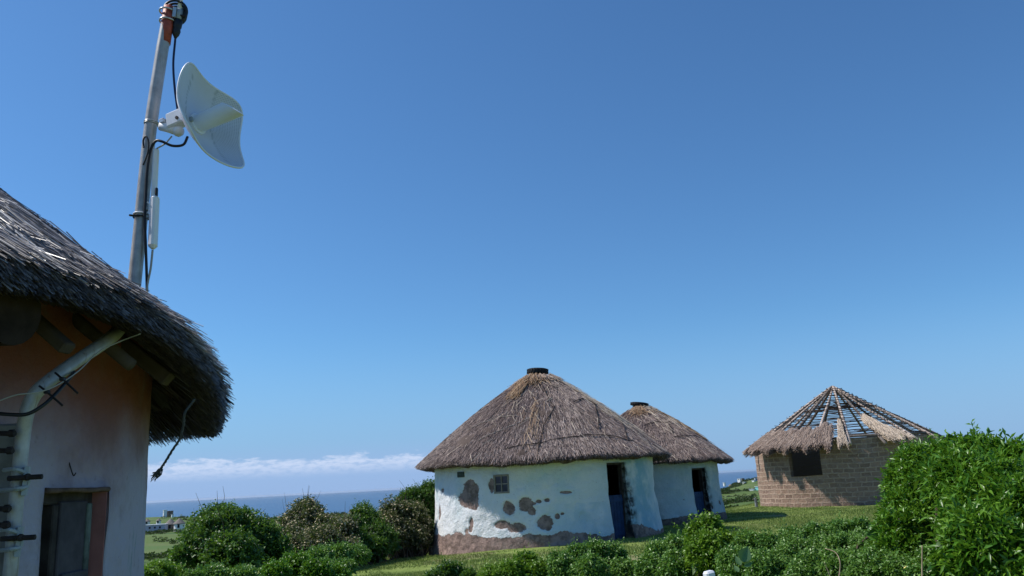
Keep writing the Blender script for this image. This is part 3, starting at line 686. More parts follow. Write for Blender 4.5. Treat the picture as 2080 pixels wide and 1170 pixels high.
# tie beams inside the frame
for (a_, b_, r_) in ((100, 250, 1.15), (80, 200, 1.0), (140, 300, 1.25)):
    MB().tube([raf(rad(a_), r_)-np.array([0, 0, .1]), raf(rad(b_), r_)-np.array([0, 0, .12])], .035, 7).build('tie_beam', M_stick, hut3)
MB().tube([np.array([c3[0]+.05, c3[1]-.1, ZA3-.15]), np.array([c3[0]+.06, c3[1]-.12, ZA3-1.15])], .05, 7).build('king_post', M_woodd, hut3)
# wall plate poles lying along the top of the wall
for (a_, b_) in ((100, 128), (126, 152), (150, 178), (176, 200)):
    MB().tube([(c3[0]+(R3-.02)*math.sin(rad(q)), c3[1]+(R3-.02)*math.cos(rad(q)), ZW3+.04) for q in np.linspace(a_, b_, 7)], .045, 7).build('wall_plate', M_wood, hut3)
K3 = Cone(c3, R3+.47, ZW3+.14-.47*slope3+.0, .05, ZA3+.12, 0)
def patch(n, th_rng, t_lo, t_hi, mat, L, W, name, thick=.13, jit=.1, lift=.05, taper=None, slant=0.0):
    th = RNG.uniform(th_rng[0], th_rng[1], n); q = RNG.uniform(0, 1, n)
    tt = t_lo+(t_hi-t_lo)*q
    if taper is not None: cth = (th_rng[0]+th_rng[1])/2; th = cth+(th-cth)*(taper+(1-taper)*(1-q))
    th = th+slant*q
    rag = .02*np.sin(th*31)+.015*np.sin(th*67+1)
    return straw_obj(name, [cone_straw(K3, n, th, tt+rag, RNG.uniform(L*.6, L, n), RNG.uniform(W*.7, W*1.2, n), jit, lift, np.clip(RNG.beta(2.2, 2.2, n)*.8+.25*(1-RNG.uniform(0, 1, n)**.5)+0.05, 0, 1), (-thick*.8, thick*.45))], mat, hut3)
def thc(x, y): return cyl(x, y, c3, R3+.3)[0]
thL0 = thc(1690, 900); thL1 = rad(262)
patch(20000, (thL0, thL1), -.03, .20, M_strC, .5, .016, 'thatch_patch', thick=.2)
patch(1500, (thL0, thL0+.10), .04, .27, M_strC, .5, .018, 'thatch_patch', jit=.3, lift=.12)
patch(2600, (thc(1722, 900), thc(1702, 900)), -.03, .28, M_strP, .5, .016, 'thatch_patch', taper=.35)
patch(4600, (thc(1850, 900), thc(1800, 900)), .02, .34, M_strP, .5, .018, 'thatch_patch', taper=.40, slant=.16, jit=.08)

# ================================================================== HUT 0 (near hut on the left)
c0 = (-4.617, 3.168); R0 = 2.90
hut0 = thing('thatched_hut', (c0[0], c0[1], 0), 'nearby pink plastered round hut with dark deep-eaved reed thatch and a small wooden window', 'hut')
w0a, w0z = cyl(221, 990, c0, R0); w0b, _ = cyl(92, 990, c0, R0)
def at0(TH, ZZ):
    ed = np.exp(-((TH-cyl(278, 1100, c0, R0)[0])/.10)**2)*np.clip((1.75-ZZ)*2.0, 0, 1); return np.zeros_like(TH), np.clip(ed*1.3, 0, 1), np.zeros_like(TH)
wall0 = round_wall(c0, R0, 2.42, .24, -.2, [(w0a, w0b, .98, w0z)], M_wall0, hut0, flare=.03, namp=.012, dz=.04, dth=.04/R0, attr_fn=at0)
# the window reveal: a coat of red-pink paint on the right jamb
o_, t_, n_ = wframe(c0, R0, w0a)
rv0 = MB().box(o_+n_*(R0-.06)+t_*.004+np.array([0, 0, (.98+w0z)/2]), (t_, n_, (0, 0, 1)), (.003, .056, (w0z-.98)/2-.005)).build('painted_jamb', simple('red_pink_plaster', (.40, .17, .155), .9, .15, var=.2, scale=7, bump=.3), hut0)
thw = (w0a+w0b)/2; o_, t_, n_ = wframe(c0, R0, thw); ww = (w0b-w0a)*(R0-.1); ct = o_+n_*(R0-.10); zc = (.98+w0z)/2; hh = (w0z-.98)/2
win = MB()
for s_ in (-1, 1): win.bbox(ct+t_*s_*(ww/2-.03)+np.array([0, 0, zc]), (t_, n_, (0, 0, 1)), (.03, .03, hh), .006)
for s_ in (-1, 1): win.bbox(ct+np.array([0, 0, zc+s_*(hh-.03)]), (t_, n_, (0, 0, 1)), (ww/2-.06, .028, .03), .006)
win.bbox(ct+t_*.055+np.array([0, 0, zc]), (t_, n_, (0, 0, 1)), (.02, .035, hh-.06), .005)
win_o = win.build('window', M_dkframe, hut0)
MB().box(ct-n_*.012+np.array([0, 0, zc]), (t_, n_, (0, 0, 1)), (ww/2-.05, .004, hh-.05)).build('pane', M_glass, win_o)
sh = MB(); sh.bbox(ct-t_*.075+n_*.028+np.array([0, 0, zc+.02]), (t_, n_, (0, 0, 1)), (.105, .012, hh-.07), .004)
sh.build('shutter_board', M_board, win_o)
MB().bbox(ct-t_*(.185)+n_*.035+np.array([0, 0, zc-.01]), (t_, n_, (0, 0, 1)), (.018, .014, hh-.05), .004).build('shutter_stile', M_paintwood, win_o)
MB().bbox(ct-t_*.09+n_*.046+np.array([0, 0, zc-.03]), (t_, n_, (0, 0, 1)), (.10, .01, .03), .004).build('shutter_rail', M_board, win_o)
MB().tube([ct+t_*a+n_*(.09+.002*math.sin(a*30))+np.array([0, 0, w0z-.008+.002*math.sin(a*23)]) for a in np.linspace(-.245, .245, 12)], .011, 7).build('lintel_pole', simple('brown_lintel', (.14, .09, .07), .9, .1, var=.4, scale=14, bump=.5), hut0, smooth=True)
# nail in the wall
th_n, z_n = cyl(138, 966, c0, R0); o_, t_, n_ = wframe(c0, R0, th_n)
MB().tube(smooth_path([o_+n_*(R0+.0)+np.array([0, 0, z_n+.05]), o_+n_*(R0+.02)+np.array([0, 0, z_n]), o_+n_*(R0+.035)+t_*.01+np.array([0, 0, z_n+.008])]), .0022, 5).build('nail', M_rust, hut0)
K0 = Cone(c0, 3.24, 2.14, .22, 4.66, 0.0); 
def sst(x, a, b): q = np.clip((x-a)/(b-a), 0, 1); return q*q*(3-2*q)
lift0 = lambda th: sst(np.degrees(th) % 360, 68, 104)*(1-sst(np.degrees(th) % 360, 150, 200))
K0.zo = lambda th: .015*np.sin(9*th)+.15*lift0(th)-.10*sst(np.degrees(th) % 360, 20, 50)*(1-sst(np.degrees(th) % 360, 62, 78)); K0.zp = 4
roof0 = roof_body(K0, .09, 0, 'roof', M_thN, hut0, namp=.02, nth=320)
def near_straw():
    parts = []
    for (n, a0, a1, t0, t1, L0, L1) in ((90000, 62, 175, .0, .62, .16, .42), (9000, 60, 185, .5, 1, .2, .4), (9000, 175, 420, 0, 1, .25, .5)):
        th = np.radians(RNG.uniform(a0, a1, n)); q = RNG.uniform(0, 1, n)**1.15; t = t0+(t1-t0)*q; P = K0.pt(th, t)
        r_ = np.clip(RNG.beta(1.1, 1.9, n)+fbm(P, 2.2, 71)*.2, 0, 1); lf = np.where(RNG.random(n) < .05, .2, .015)
        d = K0.down(th, t); nr_ = K0.normal(th, t); tn = np.stack([np.cos(th), -np.sin(th), 0*th], -1)
        lay = .025*np.abs(((t*11+.35*fbm(P, 1.6, 75)) % 1))        # courses: butts stand proud
        Pp = P+nr_*(lay+RNG.uniform(-.015, .02, n))[:, None]; L = RNG.uniform(L0, L1, n)
        jit = fbm(P, 3.0, 77)*.16
        Dv = d+tn*(jit+RNG.normal(0, .08, n))[:, None]+nr_*RNG.normal(lf, .035, n)[:, None]; Dv /= np.linalg.norm(Dv, axis=1, keepdims=True)
        parts.append(ribbons(Pp-Dv*(L*.75)[:, None], Dv, nr_+tn*RNG.normal(0, .6, n)[:, None], L, RNG.uniform(.0035, .007, n), r_))
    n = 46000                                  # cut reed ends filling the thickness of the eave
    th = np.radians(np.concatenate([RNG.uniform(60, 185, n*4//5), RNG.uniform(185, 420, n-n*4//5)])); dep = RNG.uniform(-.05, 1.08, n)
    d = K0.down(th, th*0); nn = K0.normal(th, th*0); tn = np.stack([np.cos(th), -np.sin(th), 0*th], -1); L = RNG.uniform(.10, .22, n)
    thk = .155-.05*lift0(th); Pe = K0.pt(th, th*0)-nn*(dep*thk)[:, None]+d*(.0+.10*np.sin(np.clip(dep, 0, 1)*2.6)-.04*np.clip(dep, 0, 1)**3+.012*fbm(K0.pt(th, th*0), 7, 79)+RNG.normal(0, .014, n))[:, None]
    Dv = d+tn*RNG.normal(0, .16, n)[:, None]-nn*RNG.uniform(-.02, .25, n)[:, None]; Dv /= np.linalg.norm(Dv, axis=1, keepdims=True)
    parts.append(ribbons(Pe-Dv*L[:, None], Dv, nn+tn*RNG.normal(0, .6, n)[:, None], L, RNG.uniform(.004, .008, n), np.clip(RNG.beta(1.6, 3.2, n)*(.8-.5*np.clip(dep, 0, 1)), 0, 1)))  # reeds darken with depth: shade of the eave put into their colour
    n = 16000                                  # underside reeds, coloured darker to carry the shade beneath the eave
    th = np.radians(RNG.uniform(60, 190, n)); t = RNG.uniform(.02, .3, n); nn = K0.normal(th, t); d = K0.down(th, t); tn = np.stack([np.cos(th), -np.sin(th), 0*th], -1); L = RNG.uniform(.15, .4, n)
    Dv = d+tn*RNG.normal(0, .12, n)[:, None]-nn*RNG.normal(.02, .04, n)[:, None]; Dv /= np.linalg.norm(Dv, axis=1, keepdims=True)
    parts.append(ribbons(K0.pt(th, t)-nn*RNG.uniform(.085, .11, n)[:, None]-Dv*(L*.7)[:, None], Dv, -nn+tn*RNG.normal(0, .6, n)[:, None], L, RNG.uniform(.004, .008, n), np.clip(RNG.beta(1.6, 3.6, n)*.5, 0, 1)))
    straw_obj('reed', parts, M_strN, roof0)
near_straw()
# rafters under the eave and the big log end
def und(th, r, drop): return np.array([c0[0]+r*math.sin(th), c0[1]+r*math.cos(th), K0.zt+(K0.za-K0.zt)*(K0.Re-r)/(K0.Re-K0.Rt)-.10/math.cos(math.atan2(K0.za-K0.zt, K0.Re-K0.Rt))-drop])
sl0 = np.array([(K0.Re-K0.Rt), 0, (K0.za-K0.zt)])
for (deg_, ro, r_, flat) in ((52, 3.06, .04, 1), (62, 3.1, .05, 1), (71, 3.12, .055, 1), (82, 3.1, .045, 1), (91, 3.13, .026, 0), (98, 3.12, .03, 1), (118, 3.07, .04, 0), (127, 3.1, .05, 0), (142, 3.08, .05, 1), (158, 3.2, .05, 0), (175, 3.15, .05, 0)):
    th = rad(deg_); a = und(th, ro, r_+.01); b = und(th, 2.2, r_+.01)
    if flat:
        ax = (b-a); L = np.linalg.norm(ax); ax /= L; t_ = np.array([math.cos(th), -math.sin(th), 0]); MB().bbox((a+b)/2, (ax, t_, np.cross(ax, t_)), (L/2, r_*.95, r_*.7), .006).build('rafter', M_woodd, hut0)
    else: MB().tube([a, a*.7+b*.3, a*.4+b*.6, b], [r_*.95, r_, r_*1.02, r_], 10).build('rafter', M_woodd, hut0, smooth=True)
lg = at(28, 632, 2.85); cdir = np.array([c0[0]-lg[0], c0[1]-lg[1], 0]); cdir /= np.linalg.norm(cdir)
MB().tube([lg, lg+cdir*.25+np.array([0, 0, .02]), lg+cdir*.9+np.array([0, 0, .2])], [.105, .11, .10], 18).build('log_beam', simple('old_log', (.032, .022, .017), .9, .1, var=.4, scale=12, bump=.6), hut0, smooth=False)
for (zz, rr) in ((2.34, 2.93), ):
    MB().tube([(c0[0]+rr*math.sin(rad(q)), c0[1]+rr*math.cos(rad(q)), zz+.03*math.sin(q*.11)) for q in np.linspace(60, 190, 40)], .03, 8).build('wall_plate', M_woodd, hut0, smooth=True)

# ================================================================== mast, antennas and cables
mast = thing('antenna_mast', tuple(at(10, 1230, 3.1)), 'leaning galvanised pipe with a red-painted tip, bent under the eave and rising through the thatch', 'mast')
path_px = [(5, 1260, 3.10), (20, 1175, 3.10), (33, 1020, 3.10), (45, 900, 3.10), (53, 845, 3.09), (64, 812, 3.09), (86, 785, 3.1), (150, 737, 3.2), (222, 688, 3.36), (248, 660, 3.6), (260, 632, 3.78), (270, 600, 3.88), (281, 500, 3.9), (303, 280, 3.91), (325, 130, 3.92), (333, 82, 3.925), (345, 18, 3.93)]
PP = [at(*p) for p in path_px]
pp = smooth_path(PP, 6)
MB().tube(pp, list(np.interp(np.arange(len(pp)), [0, 45, 60, len(pp)], [.021, .0235, .0285, .0285])), 20).build('pipe', M_pipe, mast, smooth=True)
MB().tube([at(333.6, 88, 3.925), at(339, 52, 3.927), at(344.6, 16, 3.93)], .0292, 20).build('painted_tip', M_red, mast, smooth=True)
def mast_at(y):                               # mast centre at photo row y (upper part)
    ys = [p[1] for p in path_px]; 
    for i in range(len(path_px)-1):
        a, b = path_px[i], path_px[i+1]
        if a[1] >= y >= b[1]: q = (a[1]-y)/(a[1]-b[1]); return at(a[0]*(1-q)+b[0]*q, y, a[2]*(1-q)+b[2]*q)
def ring_tube(c, ax, R, r_, n=24, m=6, a0=0, a1=2*math.pi):
    ax = np.array(ax, float); ax /= np.linalg.norm(ax); a = np.cross(ax, [0, 1.0, 0]); a /= np.linalg.norm(a); b = np.cross(ax, a)
    return MB().tube([np.array(c)+R*(a*math.cos(q)+b*math.sin(q)) for q in np.linspace(a0, a1, n)], r_, m)
maxis = mast_at(250)-mast_at(450); maxis /= np.linalg.norm(maxis)
ring_tube(mast_at(249), maxis, .031, .0035).build('hose_clamp', M_steel, mast, smooth=True)
ring_tube(mast_at(252), maxis, .031, .003).build('hose_clamp', M_steel, mast, smooth=True)
# straps and bolts holding the lower pipe against the wall board
lo = at(33, 1020, 3.10); wallp = at(5, 1000, 3.30)
for (x, y) in ((38, 975), (24, 1098)):
    p = at(x, y, 3.10); st = MB()
    e = at(x-45, y+22, 3.2); s0 = at(x-30, y-20, 3.14); st.tube(smooth_path([s0, at(x-8, y-22, 3.05), at(x+16, y-12, 3.06), at(x+17, y+12, 3.06), at(x-6, y+18, 3.05), e], 6), .007, 6)
    for k in range(3): pass
    st.box(at(x+15, y+2, 3.07), (np.array([1, .4, 0])/1.077, np.array([-.4, 1, 0])/1.077, maxis), (.006, .02, .045))
    st.build('strap', M_grey, mast)
    for (dx, r_) in ((32, .008),): MB().tube([at(x-22, y-3, 3.06), at(x+dx+16, y-7, 3.02)], r_, 8).build('bolt', M_rust, mast)
    MB().lathe(at(x+18, y-6, 3.035), [(.011, -.007), (.011, .007)], 6, ax=at(x+dx, y-7, 3.0)-at(x, y-5, 3.06)).build('nut', M_rust, mast)
for (x, y) in ((12, 880), (8, 915), (2, 1033), (0, 1066)):
    MB().tube([at(x-22, y, 3.10), at(x+18, y+1, 3.04)], .008, 8).lathe(at(x+12, y, 3.05), [(.012, -.008), (.012, .008)], 6, ax=(1, 0, 0)).build('bolt', M_rust, mast)
bd = thing('mounting_board', tuple(at(0, 1230, 3.2)), 'grey weathered board standing against the pink wall behind the lower pipe', 'board')
a, b = at(3, 862, 3.24), at(-22, 1250, 3.22); zx = (a-b)/np.linalg.norm(a-b); xx = np.cross([-zx[0]*.3+.45, -.9, 0], zx); xx /= np.linalg.norm(xx); yy = np.cross(zx, xx)
MB().bbox((a+b)/2, (xx, yy, zx), (.052, .02, np.linalg.norm(a-b)/2), .008).build('board', simple('grey_board', (.17, .16, .155), .85, .15, var=.4, scale=10, bump=.4), bd)

# dish antenna
DC = at(399.5, 253, 3.80); DA = .213; DK = 1.84/1.065; YAW, ELV, RL, NE = .3144, .1911, 1.4015, 4.4
zc_ = np.array([math.cos(ELV)*math.cos(YAW), -math.cos(ELV)*math.sin(YAW), math.sin(ELV)]); xc_ = np.cross([0, 0, 1.0], zc_); xc_ /= np.linalg.norm(xc_); yc_ = np.cross(zc_, xc_)
DX = xc_*math.cos(RL)+yc_*math.sin(RL); DY = -xc_*math.sin(RL)+yc_*math.cos(RL)
dish = thing('dish_antenna', tuple(mast_at(262)), 'white square-cornered dish antenna with tubular feed horn clamped to the leaning mast', 'antenna')
def dl(u, v, w): return DC+DX*u+DY*v+zc_*w
nt, nrr = 96, 26; V = []; perf = []; seam = []; uvd = []
side = xc_*1.0                               # panels run across the dish
for layer in (0, 1):
    for i in range(nrr+1):
        for k in range(nt):
            t = 2*math.pi*k/nt; rr = (abs(math.cos(t))**NE+abs(math.sin(t))**NE)**(-1/NE)*DA*(i/nrr)
            u, v = rr*math.cos(t), rr*math.sin(t); w = DK*(u*u+v*v)
            lip = .0
            V.append(dl(u, v, w-(.007 if layer else 0)))
            h_ = (DX*u+DY*v)@xc_
            perf.append(1.0 if h_ > .085 else 0.0); seam.append(1.0 if abs(h_-.085) < .004 or abs(h_+.085) < .004 else 0.0); uvd.append((h_, (DX*u+DY*v)@yc_))
Fs = []; O = (nrr+1)*nt
for i in range(nrr):
    for k in range(nt):
        k2 = (k+1) % nt; q = (i*nt+k, i*nt+k2, (i+1)*nt+k2, (i+1)*nt+k); Fs.append(q); Fs.append(tuple(O+x for x in q[::-1]))
for k in range(nt): k2 = (k+1) % nt; Fs.append((nrr*nt+k, nrr*nt+k2, O+nrr*nt+k2, O+nrr*nt+k))
mesh_obj('reflector', V, [tuple(f_) for f_ in Fs], M_dish, dish, attrs={'perf': perf, 'seam': seam}, uv=np.array(uvd), smooth=True)
rim = [dl(*(lambda r_, t: (r_*math.cos(t), r_*math.sin(t), DK*r_*r_-.004))((abs(math.cos(t))**NE+abs(math.sin(t))**NE)**(-1/NE)*DA, t)) for t in np.linspace(0, 2*math.pi, 97)]
MB().tube(rim, .0052, 6, caps=False).build('rim', M_white, dish, smooth=True)
hv = MB(); hn = 24; hL = .205; hr = .046
up_ = yc_/np.linalg.norm(yc_)
for (w, r_) in ((.0, hr*1.12), (.012, hr*1.12), (.016, hr*.92), (hL*.5, hr*.95), ('cut', hr), ('cut2', hr*.6)):
    for k in range(hn):
        t = 2*math.pi*k/hn; u, v = r_*math.cos(t), r_*math.sin(t)
        ww_ = w if not isinstance(w, str) else hL-.95*v*(1 if w == 'cut' else 1)+(.0 if w == 'cut' else .006)
        hv.V.append(tuple(DC+xc_*u+up_*v+zc_*ww_))
for i in range(5):
    for k in range(hn): k2 = (k+1) % hn; hv.F.append((i*hn+k, i*hn+k2, (i+1)*hn+k2, (i+1)*hn+k))
hv.F.append(tuple(range(5*hn, 6*hn)))
hv.build('feed_horn', M_white, dish, smooth=False)
for s_ in (-1, 1): MB().bbox(DC+xc_*s_*.052+zc_*.012+up_*(.0), (xc_, up_, zc_), (.006, .012, .008), .002).build('latch', M_grey, dish)
MB().bbox(at(361, 243, 3.82), (zc_, up_, xc_), (.045, .036, .03), .006).build('mount_bracket', M_white, dish)
arm0 = at(327, 256, 3.87); arm1 = at(362, 266, 3.83)
MB().tube([arm0, arm0*.6+arm1*.4, arm1], [.022, .021, .024], 16).build('mount_arm', M_white, dish, smooth=True)
MB().lathe(arm1, [(.0, -.026), (.018, -.02), (.027, -.005), (.027, .008), (.016, .022), (.0, .026)], 16, ax=arm1-arm0).build('ball_joint', M_white, dish, smooth=True)
MB().bbox(at(333, 248, 3.86), (zc_, up_, xc_), (.014, .012, .02), .003).build('clamp_screw', M_steel, dish)
MB().lathe(at(361, 240, 3.785), [(.008, 0), (.008, .01)], 8, ax=xc_*-1).build('bolt', M_rust, dish)

# slim sector radio strapped to the mast
sr = thing('wireless_radio', tuple(at(312, 505, 3.86)), 'slim white upright wireless radio strapped to the mast below the dish', 'radio')
a, b = at(317, 312, 3.86), at(313, 395, 3.86); zx = (a-b)/np.linalg.norm(a-b); xx = np.array([.94, .34, 0]); xx -= zx*(xx@zx); xx /= np.linalg.norm(xx); yy = np.cross(zx, xx)
MB().bbox((a+b)/2+zx*0, (xx, yy, zx), (.0125, .018, np.linalg.norm(a-b)/2+.02), .005).build('antenna_stick', M_white, sr)
a, b = at(315, 398, 3.86), at(310, 505, 3.86); zx = (a-b)/np.linalg.norm(a-b)
MB().bbox((a+b)/2, (xx, yy, zx), (.0195, .03, np.linalg.norm(a-b)/2), .014).build('body', M_white, sr)
MB().bbox(at(318, 390, 3.84), (xx, yy, zx), (.006, .012, .018), .003).build('indicator', M_black, sr)
for (x, y) in ((301, 425), (301, 441)): MB().bbox(at(x, y, 3.87), (xx, yy, zx), (.014, .012, .007), .002).build('bracket_tab', M_grey, sr)
ring_tube(mast_at(436), maxis, .033, .004).build('zip_tie', M_white, sr, smooth=True)
pc = mast_at(439)
ring_tube(pc-maxis*.008, maxis, .033, .0035).build('cable_tie', M_black, sr, smooth=True)
MB().tube([at(284, 438, 3.88), at(270, 438, 3.85), at(263, 437, 3.84)], .005, 6).build('tie_tail', M_black, sr)
MB().tube(smooth_path([at(299, 410, 3.85), at(304, 416, 3.85), at(302, 430, 3.85), at(300, 433, 3.85)]), .0035, 6).build('hook', M_white, sr)

# whip antenna at the mast head
wa = thing('rod_antenna', tuple(at(352, 60, 3.93)), 'white rod antenna with black clamp and coiled lead at the red tip of the mast', 'antenna')
zx = at(372, -60, 3.93)-at(361, 40, 3.93); zx /= np.linalg.norm(zx)
MB().tube([at(363, 34, 3.92), at(372, -60, 3.94), at(384, -170, 3.95)], .0125, 14).build('rod', M_white, wa, smooth=True)
MB().tube([at(361, 46, 3.92), at(364.5, 20, 3.92)], .0175, 14).build('ferrule', M_grey, wa, smooth=True)
MB().lathe(at(356, 78, 3.92), [(.006, 0), (.011, .012), (.016, .02), (.020, .04), (.017, .055), (.021, .062), (.023, .10)], 14, ax=at(361, 46, 3.92)-at(356, 78, 3.92)).build('connector', M_black, wa, smooth=True)
hc = at(357, 32, 3.94); nrm = np.array([.25, -.95, -.1])
for k in range(3): ring_tube(hc+np.array([.004*k, -.012*k, .006*k]), nrm, .048+.003*k, .006, n=30).build('cable_coil', M_black, wa, smooth=True)
MB().lathe(hc, [(.006, -.015), (.045, -.012), (.05, 0), (.045, .012), (.006, .015)], 20, ax=nrm).build('clamp_plate', M_black, wa)
for y in (24, 44):
    cc_ = at(340, y, 3.93); ring_tube(cc_, maxis, .036, .0045).build('u_bolt', M_steel, wa, smooth=True)
MB().tube([at(352, 30, 3.92), at(378, 33, 3.9)], .006, 8).build('clamp_bolt', M_rust, wa)
MB().bbox(at(354, 25, 3.9), (xx, yy, zx), (.008, .006, .028), .002).build('bracket', M_steel, wa)

# cables
def cable(name, pts, r_, mat, label, cat='cable'):
    P = smooth_path([at(*p) for p in pts], 8); o = MB().tube(P, r_, 8).build(name, mat, None, smooth=True, loc=tuple(P[0])); return tag(o, label, cat)
cable('cable', [(356, 80, 3.91), (352, 130, 3.89), (355, 180, 3.88), (361, 225, 3.87)], .0055, M_blcable, 'thin dark blue cable dropping from the rod antenna to the dish mount')
cable('cable', [(381, 278, 3.84), (372, 294, 3.82), (350, 296, 3.81), (328, 287, 3.82), (316, 287, 3.84), (306, 305, 3.855), (299, 345, 3.862), (296, 400, 3.862), (294, 440, 3.86), (296, 500, 3.86), (298, 560, 3.87), (299, 612, 3.92), (300, 640, 4.0)], .0062, M_black, 'thick black cable from the dish looping down the front of the mast')
cable('cable', [(310, 508, 3.86), (306, 545, 3.86), (300, 575, 3.87), (297, 600, 3.88), (295, 625, 3.94)], .005, M_wcable, 'thin grey cable from the bottom of the slim radio into the thatch')
cable('cable', [(291, 335, 3.86), (300, 310, 3.85), (302, 290, 3.85), (297, 277, 3.86), (291, 285, 3.87), (292, 300, 3.87)], .004, M_black, 'short black cable loop hanging on the left side of the mast below the dish clamp')
cable('cable', [(349, 277, 3.84), (335, 292, 3.83), (318, 302, 3.84)], .0035, M_wcable, 'short grey wire running from the dish bracket back to the mast')
cable('cable', [(-20, 838, 3.05), (20, 842, 3.02), (55, 841, 3.0), (85, 825, 3.0), (110, 803, 3.03), (140, 770, 3.12), (150, 755, 3.18)], .006, M_black, 'black cable crossing behind the bend of the pipe under the eave')
cable('cable', [(-20, 822, 3.0), (30, 803, 2.98), (75, 797, 2.97), (115, 783, 3.0), (160, 753, 3.1), (200, 715, 3.2), (245, 693, 3.25), (285, 678, 3.2)], .0022, M_wcable, 'thin pale wire following the bent pipe up to the eave')
for (x0, y0, x1, y1, lb) in ((112, 757, 158, 799, 'rust-brown cable tie with long tail on the pipe, nearer the eave'), (80, 784, 127, 824, 'rust-brown cable tie with long tail on the pipe, at the lower bend')):
    P = [at(x0, y0, 3.06), at((x0+x1)/2-8, (y0+y1)/2-8, 3.03), at(x1, y1, 3.0)]
    t_o = thing('cable_tie', tuple(P[0]), lb, 'cable tie', 'cable ties on the bent pipe')
    MB().tube(P, .0035, 6).build('tail', M_rust, t_o); MB().bbox(P[1], (np.array([1., 0, 0]), np.array([0, 1., 0]), np.array([0, 0, 1.])), (.008, .008, .006), .002).build('buckle', M_black, t_o)
# rope hanging from the eave
rp = thing('rope', tuple(at(397, 810, 3.5)), 'dark frayed rope dangling from the eave of the nearby hut', 'rope')
pts = [(395, 812, 3.5), (385, 825, 3.48), (375, 840, 3.45), (373, 862, 3.45), (366, 890, 3.45), (350, 915, 3.45), (336, 938, 3.45), (326, 953, 3.45)]
P = smooth_path([at(*p) for p in pts], 10); mb = MB()
for s_ in (0, 1, 2):
    mb.tube([p+np.array([math.cos(i*.55+s_*2.09), .3*math.sin(i*.55+s_*2.09), math.sin(i*.55+s_*2.09)])*.0032 for i, p in enumerate(P)], .0027, 5)
mb.build('twisted_strands', M_rope, rp, smooth=True)
mb = MB()
for k in range(22):
    p = P[-1]+RNG.normal(0, .004, 3); e = at(312+RNG.uniform(-7, 8), 972+RNG.uniform(-12, 8), 3.45); mb.tube([p, (p+e)/2+RNG.normal(0, .006, 3), e], [.003, .0025, .001], 4)
mb.build('frayed_end', M_rope, rp)

# ================================================================== vegetation
def leaves(P, Nn, L, Wd, rnd, droop=.25, fold=.18):
    """leaf = 2 quads-ish: 6 vertices, folded and drooping"""
    n = len(P); Dv = Nn/np.linalg.norm(Nn, axis=1, keepdims=True); R_ = RNG.normal(0, 1, (n, 3)); R_[:, 2] += .8
    S = np.cross(Dv, R_); S /= np.linalg.norm(S, axis=1, keepdims=True)+1e-9; U = np.cross(S, Dv); U *= np.where(U[:, 2:3] < 0, -1, 1)
    L = L[:, None]; Wd = Wd[:, None]; g = np.array([0, 0, -1.0])
    mid = P+Dv*L*.45+U*L*.04; tip = P+Dv*L+g*L*droop
    V = np.stack([P, mid+S*Wd*.5+U*Wd*fold, tip, mid-S*Wd*.5+U*Wd*fold, mid], 1).reshape(-1, 3); b = np.arange(n)[:, None]*5
    Fc = np.concatenate([b+np.array([0, 1, 4]), b+np.array([1, 2, 4]), b+np.array([0, 4, 3]), b+np.array([4, 2, 3])], 0)
    return V, Fc, np.repeat(rnd, 5)
GB = 'shrubs lining the far edge of the lawn'
